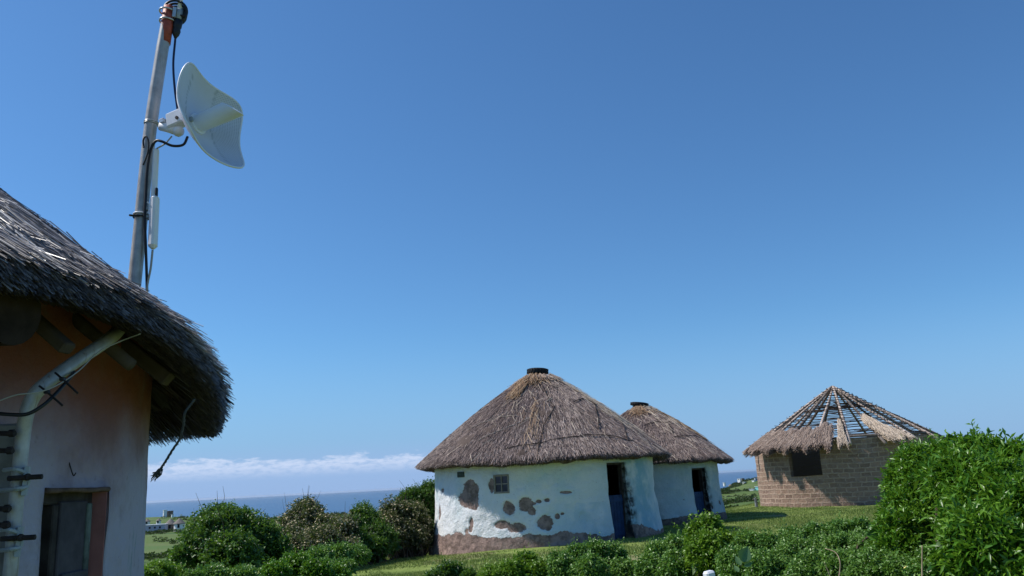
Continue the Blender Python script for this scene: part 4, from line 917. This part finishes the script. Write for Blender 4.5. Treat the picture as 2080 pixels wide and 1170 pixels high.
def shrub(name, blobs, mat, leafL, leafW, n_tips, per, label, cat='shrub', group=None, flower=None, nfl=0, flr=.02, jit=.25, upright=.3, stems=True, droop=.25, twigs=0, sub=5, shoots=.035):
    """blobs: (px, py, radius px, dist[, squash])"""
    B = []; dy_ = 9 if group == GB else 0
    for b_ in blobs:
        d = b_[3]; c = at(b_[0], b_[1]+dy_, d); r = b_[2]*d/F*1.02; B.append((c, np.array([r, r, r*(b_[4] if len(b_) > 4 else 1)])))
    SB = []
    for c, r in B:                             # break every lobe into smaller uneven ones
        SB.append((c, r*.84))
        for _ in range(sub):
            u = RNG.normal(0, 1, 3); u /= np.linalg.norm(u); u[2] = abs(u[2])*.9-.15; rs = RNG.uniform(.28, .5); SB.append((c+u*r*(.98-rs*RNG.uniform(.9, 1.3)), r*rs))
    C0 = sum(c for c, _ in B)/len(B); B = SB; gz = float(H(C0[0], C0[1])); root = thing(name, (C0[0], C0[1], gz), label, cat, group)
    areas = np.array([r[0]*r[0] for _, r in B]); cnt = np.maximum((n_tips*areas/areas.sum()).astype(int), 30)
    tips = []; outs = []; shade = []
    for bi, ((c, r), m_) in enumerate(zip(B, cnt)):
        u = RNG.normal(0, 1, (m_, 3)); u /= np.linalg.norm(u, axis=1, keepdims=True); u[:, 2] = np.where(u[:, 2] < -.5, -u[:, 2], u[:, 2])
        lump = 1+.22*fbm(c+u*r, 1.6/r[0]*1.0, 91+bi)+.16*fbm(c+u*r, 4.0/r[0], 95)
        q = np.where(RNG.random(m_) < .72, RNG.uniform(.86, 1.06, m_), RNG.uniform(.5, .86, m_)); q = q*lump
        P = c+u*r*q[:, None]; ok = P[:, 2] > H(P[:, 0], P[:, 1])-.02
        for bj, (c2_, r2_) in enumerate(B):
            if bj != bi: ok &= (np.linalg.norm((P-c2_)/r2_, axis=1) > .62)
        tips.append(P[ok]); outs.append(u[ok])
    Tp = np.concatenate(tips); Ou = np.concatenate(outs); nT = len(Tp)
    clump = fbm(Tp, 1.2/max(B[0][1][0], .3), 99)*.17
    k = RNG.integers(0, nT, int(nT*per)); ax = Ou[k]+np.array([0, 0, upright]); ax /= np.linalg.norm(ax, axis=1, keepdims=True)
    n = len(k); s_ = RNG.uniform(-1, .35, n); base = Tp[k]+ax*(s_*leafL*1.6)[:, None]+RNG.normal(0, leafL*.28, (n, 3))
    dirv = ax*RNG.uniform(.1, .9, n)[:, None]+RNG.normal(0, .62, (n, 3)); L = leafL*RNG.uniform(.45, 1.35, n); W_ = leafW*RNG.uniform(.7, 1.15, n)
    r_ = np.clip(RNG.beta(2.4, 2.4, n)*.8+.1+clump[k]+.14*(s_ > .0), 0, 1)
    ns_ = max(int(nT*(shoots if group != GB else .012)), 4); ks = RNG.integers(0, nT, ns_*3); ks = ks[Ou[ks][:, 2] > .1][:ns_]; hs_ = RNG.uniform(1.2, 4.0, len(ks))*min(leafL, .06); sd = Ou[ks]*.5+np.array([0, 0, .8])+RNG.normal(0, .25, (len(ks), 3)); sd /= np.linalg.norm(sd, axis=1, keepdims=True)
    q_ = np.tile(np.linspace(.15, 1, 9), len(ks)); kk = np.repeat(np.arange(len(ks)), 9); m2 = len(kk)
    base = np.concatenate([base, Tp[ks][kk]+sd[kk]*(hs_[kk]*q_)[:, None]]); dirv = np.concatenate([dirv, sd[kk]*.5+RNG.normal(0, .6, (m2, 3))]); L = np.concatenate([L, leafL*(1.15-.5*q_)]); W_ = np.concatenate([W_, leafW*(1.1-.45*q_)]); r_ = np.concatenate([r_, np.clip(.45+.4*q_+RNG.normal(0, .08, m2), 0, 1)])
    V, Fc, rr = leaves(base, dirv, L, W_, r_, droop)
    Vs, Fs2, Rs = [V], [Fc], [rr]; off = len(V)
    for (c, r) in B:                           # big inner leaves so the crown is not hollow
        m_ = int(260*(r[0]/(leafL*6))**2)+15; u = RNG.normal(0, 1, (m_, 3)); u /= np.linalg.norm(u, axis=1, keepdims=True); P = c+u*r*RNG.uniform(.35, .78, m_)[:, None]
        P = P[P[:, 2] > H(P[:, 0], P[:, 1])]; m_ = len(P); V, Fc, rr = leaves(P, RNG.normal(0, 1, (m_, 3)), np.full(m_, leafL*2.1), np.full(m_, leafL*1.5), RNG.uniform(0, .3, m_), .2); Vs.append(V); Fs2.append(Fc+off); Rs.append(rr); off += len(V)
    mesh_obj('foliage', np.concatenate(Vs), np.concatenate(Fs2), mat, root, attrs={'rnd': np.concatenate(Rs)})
    if stems:
        mb = MB(); base0 = np.array([C0[0], C0[1], gz])
        for (c, r) in B:
            for q in range(2 if r[0] < .35 else 3):
                e = c+RNG.normal(0, .45, 3)*r; g0 = base0+np.array([RNG.normal(0, .12), RNG.normal(0, .12), -.05])+(c-base0)*np.array([.6, .6, 0]); g0[2] = float(H(g0[0], g0[1]))-.03
                mb.tube(smooth_path([g0, (g0+e)/2+RNG.normal(0, .08, 3), e], 3), list(np.linspace(.028, .008, 7)), 5)
        for q in range(twigs):                 # bare twigs poking out of the top
            k_ = RNG.integers(0, nT); p = Tp[k_]; e = p+Ou[k_]*RNG.uniform(.12, .3)+np.array([0, 0, RNG.uniform(.1, .3)]); mb.tube([p-Ou[k_]*.2, (p+e)/2+RNG.normal(0, .02, 3), e], [.006, .004, .002], 4)
        mb.build('stems', M_stem, root)
    if flower is not None:
        idx = RNG.integers(0, nT, nfl); keep = Ou[idx][:, 2] > -.2; idx = idx[keep]; Pf = Tp[idx]+Ou[idx]*leafL*.6; mb = MB()
        m_ = len(idx); per_f = 5; an = RNG.uniform(0, 6.28, m_)
        Vf = []; Ff = []
        for j in range(m_):
            nn_ = Ou[idx[j]]+RNG.normal(0, .4, 3)+np.array([0, 0, .4]); nn_ /= np.linalg.norm(nn_); a = np.cross(nn_, [0, 1, .1]); a /= np.linalg.norm(a); b = np.cross(nn_, a); fr_ = flr*RNG.uniform(.7, 1.3); b0 = len(Vf)
            Vf.append(Pf[j]+nn_*fr_*.2)
            for q in range(10): t = an[j]+q*math.pi/5; rr_ = fr_*(1 if q % 2 == 0 else .45); Vf.append(Pf[j]+rr_*(a*math.cos(t)+b*math.sin(t))+nn_*fr_*(.15 if q % 2 == 0 else 0))
            for q in range(10): Ff.append((b0, b0+1+q, b0+1+(q+1) % 10))
        tag(mesh_obj('flowers', np.array(Vf), np.array(Ff), flower, root), kind='stuff')
    return root
shrub('shrub', [(447, 1082, 66, 17), (408, 1108, 48, 16.6), (516, 1098, 58, 17), (372, 1130, 32, 16.3), (440, 1052, 36, 17.2), (485, 1055, 30, 17.2), (560, 1112, 36, 16.8), (470, 1130, 60, 16)], M_leafG, .072, .036, 5200, 9, 'broad dark green glossy shrub right of the nearby hut, in front of the sea', group=GB, jit=.3, twigs=14)
shrub('shrub', [(622, 1052, 46, 21), (590, 1064, 32, 21), (655, 1066, 34, 20.6), (600, 1092, 40, 20), (625, 1030, 26, 21.2), (690, 1082, 44, 20.2), (650, 1100, 44, 19.2), (600, 1118, 40, 18.8), (705, 1112, 34, 19.4)], M_leafF, .055, .028, 6000, 8, 'olive shrub thick with cream blossom, between the dark green shrub and the rounder green one', group=GB, flower=M_flower, nfl=1700, flr=.026, twigs=22)
shrub('shrub', [(738, 1046, 34, 21.5), (745, 1068, 36, 21.2), (715, 1062, 24, 21), (770, 1085, 36, 21), (725, 1098, 34, 20.2), (765, 1108, 30, 20.6), (790, 1098, 26, 21.2)], M_leafG, .06, .03, 3000, 8, 'small round-topped green shrub wedged between the two cream-flowered shrubs', group=GB, twigs=10)
shrub('shrub', [(800, 1036, 36, 22.3), (835, 1044, 38, 22.5), (790, 1062, 34, 22), (855, 1064, 30, 22.5), (820, 1072, 32, 22), (800, 1088, 28, 21.6), (845, 1088, 32, 22), (872, 1085, 24, 22.6)], M_leafF, .055, .028, 3600, 8, 'brownish cream-flowered shrub closest to the white hut', group=GB, flower=M_flower, nfl=1100, flr=.026, twigs=8)
shrub('shrub', [(845, 1006, 32, 24.5), (878, 1000, 36, 24.8), (820, 1012, 24, 24.3), (885, 1040, 48, 24.8), (905, 1010, 40, 25.4), (880, 1078, 34, 24), (905, 1090, 30, 24.6)], M_leafG, .065, .032, 3400, 8, 'tall green shrub touching the left side of the white hut', group=GB, twigs=16)
GC = 'low shrubs and creepers in the foreground'
def low(blobs, label, mat=M_leafC, L=.042, n=3600, **k):
    blobs = [(b[0], b[1]+9)+tuple(b[2:]) for b in blobs]; k.setdefault('shoots', .014)
    return shrub('low_shrub', blobs, mat, L, L*.55, n, 9, label, 'shrub', GC, stems=False, **k)
low([(325, 1165, 30, 11), (300, 1172, 24, 10.5), (352, 1168, 22, 11.3)], 'bright yellow-green plants at the foot of the nearby hut wall', M_leafY, .045, 1600)
low([(690, 1118, 28, 14.6, .8), (650, 1128, 30, 14.2, .8), (725, 1122, 26, 15, .8), (700, 1146, 24, 14, .8), (660, 1150, 28, 13.6, .8)], 'low creeper patch under the flowering shrubs, where the lawn begins', M_leafC, .045, 2600)
low([(600, 1146, 34, 12.6, .8), (640, 1155, 34, 12.4, .8), (560, 1158, 32, 12.2, .8), (685, 1160, 26, 12.6, .8)], 'low bright green creeper in front of the flowering shrubs', M_leafB, .045, 3000)
low([(430, 1172, 36, 11.4, .8), (490, 1172, 34, 11.4, .8), (385, 1178, 30, 11.2, .8)], 'low green creeper at the bottom edge below the broad dark shrub', M_leafC, .045, 2600)
low([(912, 1160, 26, 11.5), (885, 1175, 24, 11.4), (945, 1172, 22, 11.4)], 'small dark low shrub in front of the left foot of the white hut', M_leafG, .05, 1600, twigs=8)
low([(1065, 1140, 26, 11.5), (1035, 1160, 30, 11.3), (1090, 1158, 26, 11.3), (1000, 1172, 26, 11.2)], 'light green leafy clump in front of the mud base of the white hut', M_leafY, .05, 2600)
low([(1175, 1126, 28, 11.5), (1215, 1118, 30, 11.7), (1245, 1126, 28, 11.8), (1140, 1148, 32, 11.2), (1200, 1156, 38, 11), (1268, 1156, 28, 11.4)], 'wide low green hedge in front of the blue door of the white hut', M_leafC, .045, 5200, twigs=10)
low([(1340, 1122, 28, 11), (1370, 1108, 28, 11.2), (1320, 1150, 30, 10.8), (1375, 1150, 38, 10.6)], 'green creeper mound just left of the tall bright shrub', M_leafC, .045, 3600)
shrub('shrub', [(1440, 1075, 24, 10.6), (1450, 1098, 30, 10.6), (1418, 1092, 22, 10.6), (1480, 1112, 26, 10.4), (1440, 1130, 44, 10.3)], M_leafY, .062, .03, 2400, 9, 'upright bright yellow-green shrub in front of the smaller white hut', group=GC, upright=.7)
low([(1520, 1106, 32, 10.3), (1560, 1112, 34, 10.2), (1500, 1145, 42, 9.8), (1555, 1155, 46, 9.6)], 'dense green creeper below the gap between the smaller white hut and the brick hut', M_leafC, .042, 5000, twigs=8)
low([(1610, 1102, 32, 10.4), (1655, 1088, 30, 10.6), (1620, 1140, 46, 9.8), (1670, 1120, 38, 10.2), (1640, 1168, 44, 9.2)], 'dense green creeper below the left half of the brick hut', M_leafC, .042, 5600, twigs=8)
low([(1705, 1082, 30, 10.6), (1745, 1078, 30, 10.6), (1720, 1118, 42, 10), (1765, 1110, 36, 9.8), (1710, 1160, 48, 9.2)], 'dense green creeper in front of the middle of the brick hut', M_leafC, .042, 5600, twigs=6)
low([(1790, 1105, 34, 9.2), (1768, 1130, 36, 9.0), (1790, 1155, 46, 8.6), (1835, 1165, 40, 8.4), (1760, 1172, 36, 8.6)], 'low green creeper at the foot of the big leafy bush', M_leafC, .04, 3400)
low([(1888, 1128, 20, 7.9), (1880, 1160, 28, 7.8), (1905, 1160, 24, 7.8)], 'small plant with yellow blossoms in the dark gap between the two big leafy bushes', M_leafC, .04, 1100, flower=M_yflower, nfl=14, flr=.018)
shrub('bush', [(1872, 955, 44, 9.6), (1905, 948, 32, 9.7), (1862, 992, 48, 9.5), (1846, 1040, 40, 9.3), (1838, 1090, 46, 9.0), (1858, 1065, 40, 9.2), (1828, 1130, 38, 8.8), (1862, 1120, 30, 8.9)], M_leafB, .078, .023, 7500, 13, 'large bright green leafy bush covering the right side of the brick hut', 'bush', 'big leafy bushes on the right', upright=.8, droop=.12, shoots=.012, sub=9)
shrub('bush', [(1955, 938, 34, 8.8), (1988, 926, 20, 8.8), (2040, 945, 22, 8.8), (1925, 930, 16, 9.0), (1905, 968, 24, 8.6), (1990, 945, 46, 8.7), (2050, 962, 50, 8.6), (1950, 985, 56, 8.4), (2020, 1020, 70, 8.2), (1972, 1070, 58, 8.0), (2085, 1060, 80, 8), (2020, 1130, 80, 7.6), (1965, 1150, 44, 7.7), (2110, 990, 60, 8.5), (1930, 940, 24, 9.0)], M_leafB, .086, .026, 11000, 13, 'biggest bright green leafy bush, filling the right edge', 'bush', 'big leafy bushes on the right', upright=.8, droop=.12, shoots=.012, sub=9)
# creeping ground cover joining the low shrubs
def ground_cover():
    n = 9000; a = RNG.uniform(-26, 31, n); d = RNG.uniform(6.5, 13.2, n); x = d*np.sin(np.radians(a)); y = d*np.cos(np.radians(a)); P0 = np.stack([x, y, 0*x], -1)
    lim = np.interp(a, [-26, -20, -14, -11, -9.5, -6, -4, 0, 6, 7.6, 9.5, 12, 18, 31], [12.5, 12.8, 13.2, 13.2, 8, 8, 10.6, 11.2, 11.2, 10.2, 10.8, 11.0, 11.2, 11]); k = d < lim+fbm(P0, .9, 121)*.7; x, y, P0 = x[k], y[k], P0[k]; n = len(x)
    h = np.clip(.26+.20*fbm(P0, .8, 123)+.10*fbm(P0, 3, 125), .04, .7); T_ = np.stack([x, y, H(x, y)+h*RNG.uniform(.55, 1.05, n)], -1)
    k = RNG.integers(0, n, n*11); m_ = len(k); dv = RNG.normal(0, .6, (m_, 3))+np.array([0, 0, .5]); B_ = T_[k]+RNG.normal(0, .035, (m_, 3))
    V, Fc, rr = leaves(B_, dv, .042*RNG.uniform(.6, 1.2, m_), .024*RNG.uniform(.7, 1.15, m_), np.clip(RNG.beta(2.4, 2.4, m_)*.8+.1+fbm(B_, .7, 127)*.12, 0, 1)); tag(mesh_obj('ground_cover', V, Fc, M_leafC, attrs={'rnd': rr}), 'tangled green creepers covering the foreground bank', 'ground cover', kind='stuff')
ground_cover()
# dry twigs
def twig(pts, r_, label): P = smooth_path([at(*p) for p in pts], 5); o = MB().tube(P, list(np.linspace(r_, r_*.5, len(P))), 6).build('dry_twig', M_twig, None, smooth=True, loc=tuple(P[0])); tag(o, label, 'twig')
twig([(1874, 1200, 7.4), (1873, 1160, 7.4), (1873, 1108, 7.45)], .007, 'straight pale dry stalk in front of the gap between the big leafy bushes')
twig([(1700, 1200, 8.2), (1706, 1160, 8.2), (1706, 1140, 8.2), (1697, 1122, 8.25), (1676, 1114, 8.3)], .007, 'curved pale dry twig in the creeper below the brick hut')
twig([(1690, 1180, 8.2), (1680, 1155, 8.2), (1674, 1142, 8.2)], .004, 'thin short dry twig beside the curved one')
# big soft leaves by the bright shrub
bl = thing('broad_leaf_plant', tuple(at(1508, 1175, 8.8)), 'plant with a few broad pale green leaves right of the bright yellow-green shrub', 'plant'); V_, F_, R_ = [], [], []; off = 0
for (x, y, tx, ty, s_) in ((1507, 1140, 1519, 1112, .8), (1504, 1148, 1495, 1130, .6), (1500, 1162, 1492, 1148, .55), (1512, 1150, 1528, 1142, .5)):
    a = at(x, y, 8.7); b = at(tx, ty, 8.75); d = b-a; L = np.linalg.norm(d)*1.1; d /= np.linalg.norm(d); s3 = np.cross(d, [.1, -1, .3]); s3 /= np.linalg.norm(s3); nn_ = np.cross(s3, d)
    G = []
    for i in range(7):
        q = i/6; w = L*.42*math.sin(math.pi*min(q*1.0+.04, 1)**.8)*s_*1.2
        for j in (-1, -.5, 0, .5, 1): G.append(a+d*L*q+s3*w*j+nn_*(abs(j)*w*.25-.06*L*q*q))
    V_ += G; F_ += [(off+i*5+j, off+i*5+j+1, off+(i+1)*5+j+1, off+(i+1)*5+j) for i in range(6) for j in range(4)]; off += len(G)
mesh_obj('leaf_blades', V_, F_, leaf_mat('broad_leaf', (.10, .19, .08), (.12, .22, .10), (.14, .25, .12)), bl, attrs={'rnd': np.full(len(V_), .5)}, smooth=True)
# painted stone at the bottom edge and grey post
st = at(1441, 1172, 7.6); sb = MB(); sb.bbox(st, (np.array([.9, .4, .1]), np.array([-.4, .9, 0]), np.array([-.05, 0, 1.])), (.045, .04, .05), .015); tag(sb.build('painted_stone', M_white, None, loc=tuple(st)), 'small white painted stone at the bottom edge among the creepers', 'stone')
pb = at(1538, 1036, 33.5); pz = float(H(pb[0], pb[1])); pt = thing('fence_post', (pb[0], pb[1], pz), 'short grey stump post on the grass between the smaller white hut and the brick hut', 'post')
MB().tube([(pb[0], pb[1], pz-.1), (pb[0]-.01, pb[1], pz+.18), (pb[0]-.03, pb[1], pz+.36)], [.06, .055, .05], 10).build('post', simple('grey_post', (.22, .23, .24), .9, .15, var=.3, scale=14), pt)
MB().tube([(pb[0]-.02, pb[1], pz+.30), (pb[0]-.13, pb[1]-.02, pz+.31)], .015, 6).build('peg', M_wood, pt)

# grass blades on the lawn
def grass():
    n = 260000; a = np.radians(RNG.uniform(-13, 25, n)); d = 10+28*RNG.uniform(0, 1, n)**.75; x = d*np.sin(a); y = d*np.cos(a); z = H(x, y)
    h = RNG.uniform(.02, .055, n)*(1+.6*np.clip(fbm(np.stack([x, y, 0*x], -1), .8, 55), -.6, 1)); q = RNG.uniform(0, 6.28, n); w = RNG.uniform(.006, .014, n); lean = RNG.normal(0, .02, (n, 2))
    for (c, R_) in ((c1, R1), (c2, R2), (c3, R3)):
        k = np.hypot(x-c[0], y-c[1]) > R_; x, y, z, h, q, w, lean = x[k], y[k], z[k], h[k], q[k], w[k], lean[k]
    kk = (fbm(np.stack([x, y, 0*x], -1), .45, 131)+.5*fbm(np.stack([x, y, 0*x], -1), 2, 133)) < RNG.uniform(.15, .8, len(x)); x, y, z, h, q, w, lean = x[kk], y[kk], z[kk], h[kk], q[kk], w[kk], lean[kk]
    n = len(x); V = np.stack([np.stack([x-w*np.cos(q), y-w*np.sin(q), z-.01], -1), np.stack([x+w*np.cos(q), y+w*np.sin(q), z-.01], -1), np.stack([x+lean[:, 0], y+lean[:, 1], z+h], -1)], 1).reshape(-1, 3)
    P = np.stack([x, y, 0*x], -1); r_ = np.clip(RNG.beta(2, 2.4, n)+fbm(P, .5, 57)*.16, 0, 1)
    tag(mesh_obj('grass', V, np.arange(3*n).reshape(n, 3), M_grass, attrs={'rnd': np.repeat(r_, 3)}), 'short sunlit grass of the lawn around the huts', 'grass', kind='stuff')
grass()

# ================================================================== far slopes: scrub and homesteads
def scrub(name, spots, label, size=(1.2, 3.2), per=46):
    V, Fc, R_ = [], [], []; off = 0; P, S_ = [], []
    for (x, y, s_) in spots: P.append((x, y, float(H(x, y)))); S_.append(s_)
    P = np.array(P); S_ = np.array(S_); k = np.repeat(np.arange(len(P)), per); n = len(k); u = RNG.normal(0, 1, (n, 3)); u /= np.linalg.norm(u, axis=1, keepdims=True); u[:, 2] = abs(u[:, 2])
    B = P[k]+u*(S_[k][:, None]*np.array([1, 1, .75])*RNG.uniform(.55, 1.05, n)[:, None]); V, Fc, rr = leaves(B, u+RNG.normal(0, .6, (n, 3)), S_[k]*RNG.uniform(.3, .6, n), S_[k]*RNG.uniform(.25, .45, n), np.clip(RNG.beta(2, 2, n), 0, 1), .1)
    tag(mesh_obj(name, V, Fc, M_scrub, attrs={'rnd': rr}), label, 'scrub', kind='stuff')
def band(az0, az1, pts, n, wid, size):       # pts: list of (az, dist)
    out = []
    for _ in range(n):
        q = random.random()*(len(pts)-1); i = int(q); f_ = q-i; a = pts[i][0]*(1-f_)+pts[i+1][0]*f_; d = pts[i][1]*(1-f_)+pts[i+1][1]*f_; d *= 1+random.gauss(0, wid); a += random.gauss(0, .15)
        out.append((d*math.sin(rad(a)), d*math.cos(rad(a)), random.uniform(*size)))
    return out
sp = band(0, 0, [(-26, 350), (-24, 345), (-22.5, 350), (-21, 340), (-19, 350)], 90, .02, (.8, 1.5)) + band(0, 0, [(-25.5, 175), (-24, 165), (-22.5, 175), (-20, 180)], 70, .03, (.5, 1.2)) \
   + band(0, 0, [(-24, 300), (-22.5, 260), (-21, 240)], 30, .05, (.5, 1.1)) + band(0, 0, [(-23.0, 800), (-22, 850), (-20.5, 870), (-19, 880)], 30, .012, (1, 2)) \
   + band(0, 0, [(-18.5, 520), (-17, 560), (-15, 600), (-12, 640)], 200, .08, (1.2, 3)) + band(0, 0, [(-22.5, 700), (-21.5, 640)], 10, .03, (1, 1.8))
scrub('hillside_scrub', sp, 'dark scrub on the far slope beyond the left shrubs')
sp = band(0, 0, [(12.6, 700), (13.5, 780), (14.5, 880), (16.5, 930)], 190, .05, (1.2, 2.6)) + band(0, 0, [(12.6, 420), (13.5, 400), (14.5, 440), (16.5, 500)], 170, .02, (.8, 1.7)) \
   + band(0, 0, [(12.6, 150), (13.6, 175), (14.6, 210), (15.2, 230)], 70, .05, (.5, 1.2)) + band(0, 0, [(12.6, 60), (14, 62), (16.5, 58)], 60, .06, (.25, .6)) + band(0, 0, [(13, 300), (16, 300)], 22, .2, (.5, 1.1))
scrub('valley_scrub', sp, 'dark scrub strips on the far slope between the smaller white hut and the brick hut')
FH = 'far homestead buildings'
def far_box(px, py, dist, w, h, dpt, mat, roof, label, rot=.3, wins=2, flat=True, wmat=M_fdark):
    p = at(px, py, dist); z = float(H(p[0], p[1])); z = p[2]-.3 if abs(p[2]-z) > .6 else z
    t = thing('far_house', (p[0], p[1], z), label, 'house', FH); X_ = np.array([math.cos(rot), math.sin(rot), 0]); Y_ = np.array([-math.sin(rot), math.cos(rot), 0]); Z_ = np.array([0, 0, 1.]); c = np.array([p[0], p[1], z])
    MB().box(c+Z_*(h/2-1.5), (X_, Y_, Z_), (w/2, dpt/2, h/2+1.5)).build('wall', mat, t)
    if flat: MB().box(c+Z_*(h+.1), (X_, Y_, Z_), (w/2+.25, dpt/2+.25, .1)).build('roof', roof, t)
    else: a = [c+Z_*h+X_*sx*(w/2+.3)+Y_*sy*(dpt/2+.3) for sx in (-1, 1) for sy in (-1, 1)]; r_ = [c+Z_*(h+dpt*.32)+X_*sx*(w/2+.2) for sx in (-1, 1)]; mesh_obj('roof', a+r_, [(0, 2, 5, 4), (1, 4, 5, 3), (0, 4, 1), (2, 3, 5), (0, 1, 3, 2)], roof, t)
    for k in range(wins): MB().box(c+X_*((k+.5)/wins-.5)*w*.8-Y_*(dpt/2+.02)+Z_*h*.52, (X_, Y_, Z_), (w*.07/max(wins, 1)*2, .05, h*.18)).build('window', wmat, t)
def far_hut(px, py, dist, R, h, rh, label, wall=M_fwall, roof=M_froof):
    p = at(px, py, dist); g = float(H(p[0], p[1])); z = p[2] if abs(p[2]-g) < 3 else g; t = thing('far_round_hut', (p[0], p[1], z), label, 'hut', FH); c = (p[0], p[1], z)
    MB().lathe(c, [(R, -1.5), (R, h)], 18).build('wall', wall, t, smooth=False); MB().lathe(c, [(R*1.22, h-.2), (R*1.2, h), (R*.6, h+rh*.52), (R*.08, h+rh)], 20).build('roof', roof, t, smooth=False)
    dd = np.array([-p[0], -p[1], 0]); dd /= np.linalg.norm(dd); s3 = np.array([dd[1], -dd[0], 0]); MB().box(np.array(c)+dd*(R+.0)+s3*.3+np.array([0, 0, h*.42]), (s3, dd, np.array([0, 0, 1.])), (.4, .08, h*.42)).build('door', M_fdark, t)
far_box(318, 1075, 365, 7.2, 2.0, 5, M_flav, M_fmetal, 'long low lavender house with dark windows on the left slope', rot=.15, wins=3)
far_hut(346, 1073, 370, 2.1, 1.6, 2.2, 'far round hut with grey conical thatch right beside the long low lavender house', M_fbrown)
far_hut(364, 1072, 362, 2.0, 1.7, 2.0, 'far white-walled round hut, rightmost of the left slope homestead', M_fwall)
far_hut(322, 1062, 420, 1.0, 1.0, 1.0, 'tiny far thatched hut just above the long low lavender house', M_fwall)
far_hut(299, 1064, 430, 1.2, 1.1, 1.2, 'tiny far thatched hut at the edge of the nearby hut wall', M_fwall)
far_box(335, 1043, 880, 2.6, 3.4, 3, M_fwall, M_fwall, 'white block house on top of the far left hill', rot=-.9, wins=1)
far_box(344, 1043, 885, 6.4, 2.6, 3, M_fbrown, M_froof, 'dark open building joined to the white block on the far left hill', rot=.1, wins=4)
far_box(350.5, 1046.5, 860, 1.6, .9, 2, M_fwall, M_fmetal, 'tiny white shed below the dark building on the far left hill', rot=-.9, wins=0)
far_box(368, 1047, 860, 1.8, 1.0, 2, M_fwall, M_fmetal, 'tiny white shed right along the far left ridge', wins=0)
far_hut(546, 1052, 560, 2.6, 1.6, 2.2, 'far thatched hut above the scrub between the dark and the cream-flowered shrub', M_fbrown)
far_box(537, 1057, 545, 4.0, 1.4, 3, M_fwall, M_froof, 'low white far house beside the thatched hut beyond the shrubs', wins=1)
GD = [(1502, 975.5, 880, 3.2, 1.8, M_fwall, M_fmetal, 'small white house on the far right ridge, left of the long tin roof', 1), (1509, 974.5, 900, 2.6, 1.6, M_fbrown, M_froof, 'small brown house on the far right ridge', 0),
      (1512, 981, 840, 2.2, 1.2, M_fwall, M_fmetal, 'tiny white house just below the far right ridge', 0), (1531, 978, 840, 2.4, 1.6, M_fwall, M_fmetal, 'white cube house beside the long tin-roofed building', 0),
      (1541, 977, 850, 7.5, 2.2, M_flav, M_fmetal, 'long building with a bright tin roof at the edge of the brick hut', 3), (1471, 981, 900, 1.6, .5, M_fwall, M_fwall, 'tiny white house at the left end of the far right ridge', 0),
      (1529, 1000.5, 450, 2.8, 1.1, M_fwall, M_fmetal, 'low white house on the middle slope beside the turquoise one', 0), (1541, 999.5, 450, 1.9, 2.2, M_fteal, M_fmetal, 'turquoise house on the middle slope', 0), (1545, 999.5, 455, 2.6, 2.0, M_fbrown, M_froof, 'dark green-brown shed next to the turquoise house', 0),
      (1515, 1007.5, 380, .9, .5, M_fwall, M_fwall, 'tiny white shelter on the grassy slope, left one', 0), (1523.5, 1007, 380, .8, .8, M_fwall, M_fwall, 'tiny white shelter on the grassy slope, right one', 0)]
for (x, y, d, w, h, wm_, rm, lb, wi) in GD: far_box(x, y, d, w, h, 2.5, wm_, rm, lb, rot=-.85 if rm is not M_froof and w < 5 else .1, wins=wi)
far_hut(1483, 979.5, 880, 2.0, .8, 1.5, 'far round hut with pale thatch on the right ridge', M_fwall)

# ------------------------------------------------------------------ haze
USE_HAZE = True
if USE_HAZE:
    m = bpy.data.materials.new('haze'); m.use_nodes = True; m.node_tree.nodes.clear(); v = m.node_tree.nodes.new('ShaderNodeVolumePrincipled'); o = m.node_tree.nodes.new('ShaderNodeOutputMaterial')
    v.inputs['Color'].default_value = (.78, .86, .98, 1); v.inputs['Density'].default_value = .000018; v.inputs['Anisotropy'].default_value = .3; m.node_tree.links.new(v.outputs[0], o.inputs['Volume'])
    tag(MB().box((0, 0, -41), (np.array([1., 0, 0]), np.array([0, 1., 0]), np.array([0, 0, 1.])), (52000, 52000, 51)).build('haze', m), 'thin sea haze over the coast', kind='stuff')
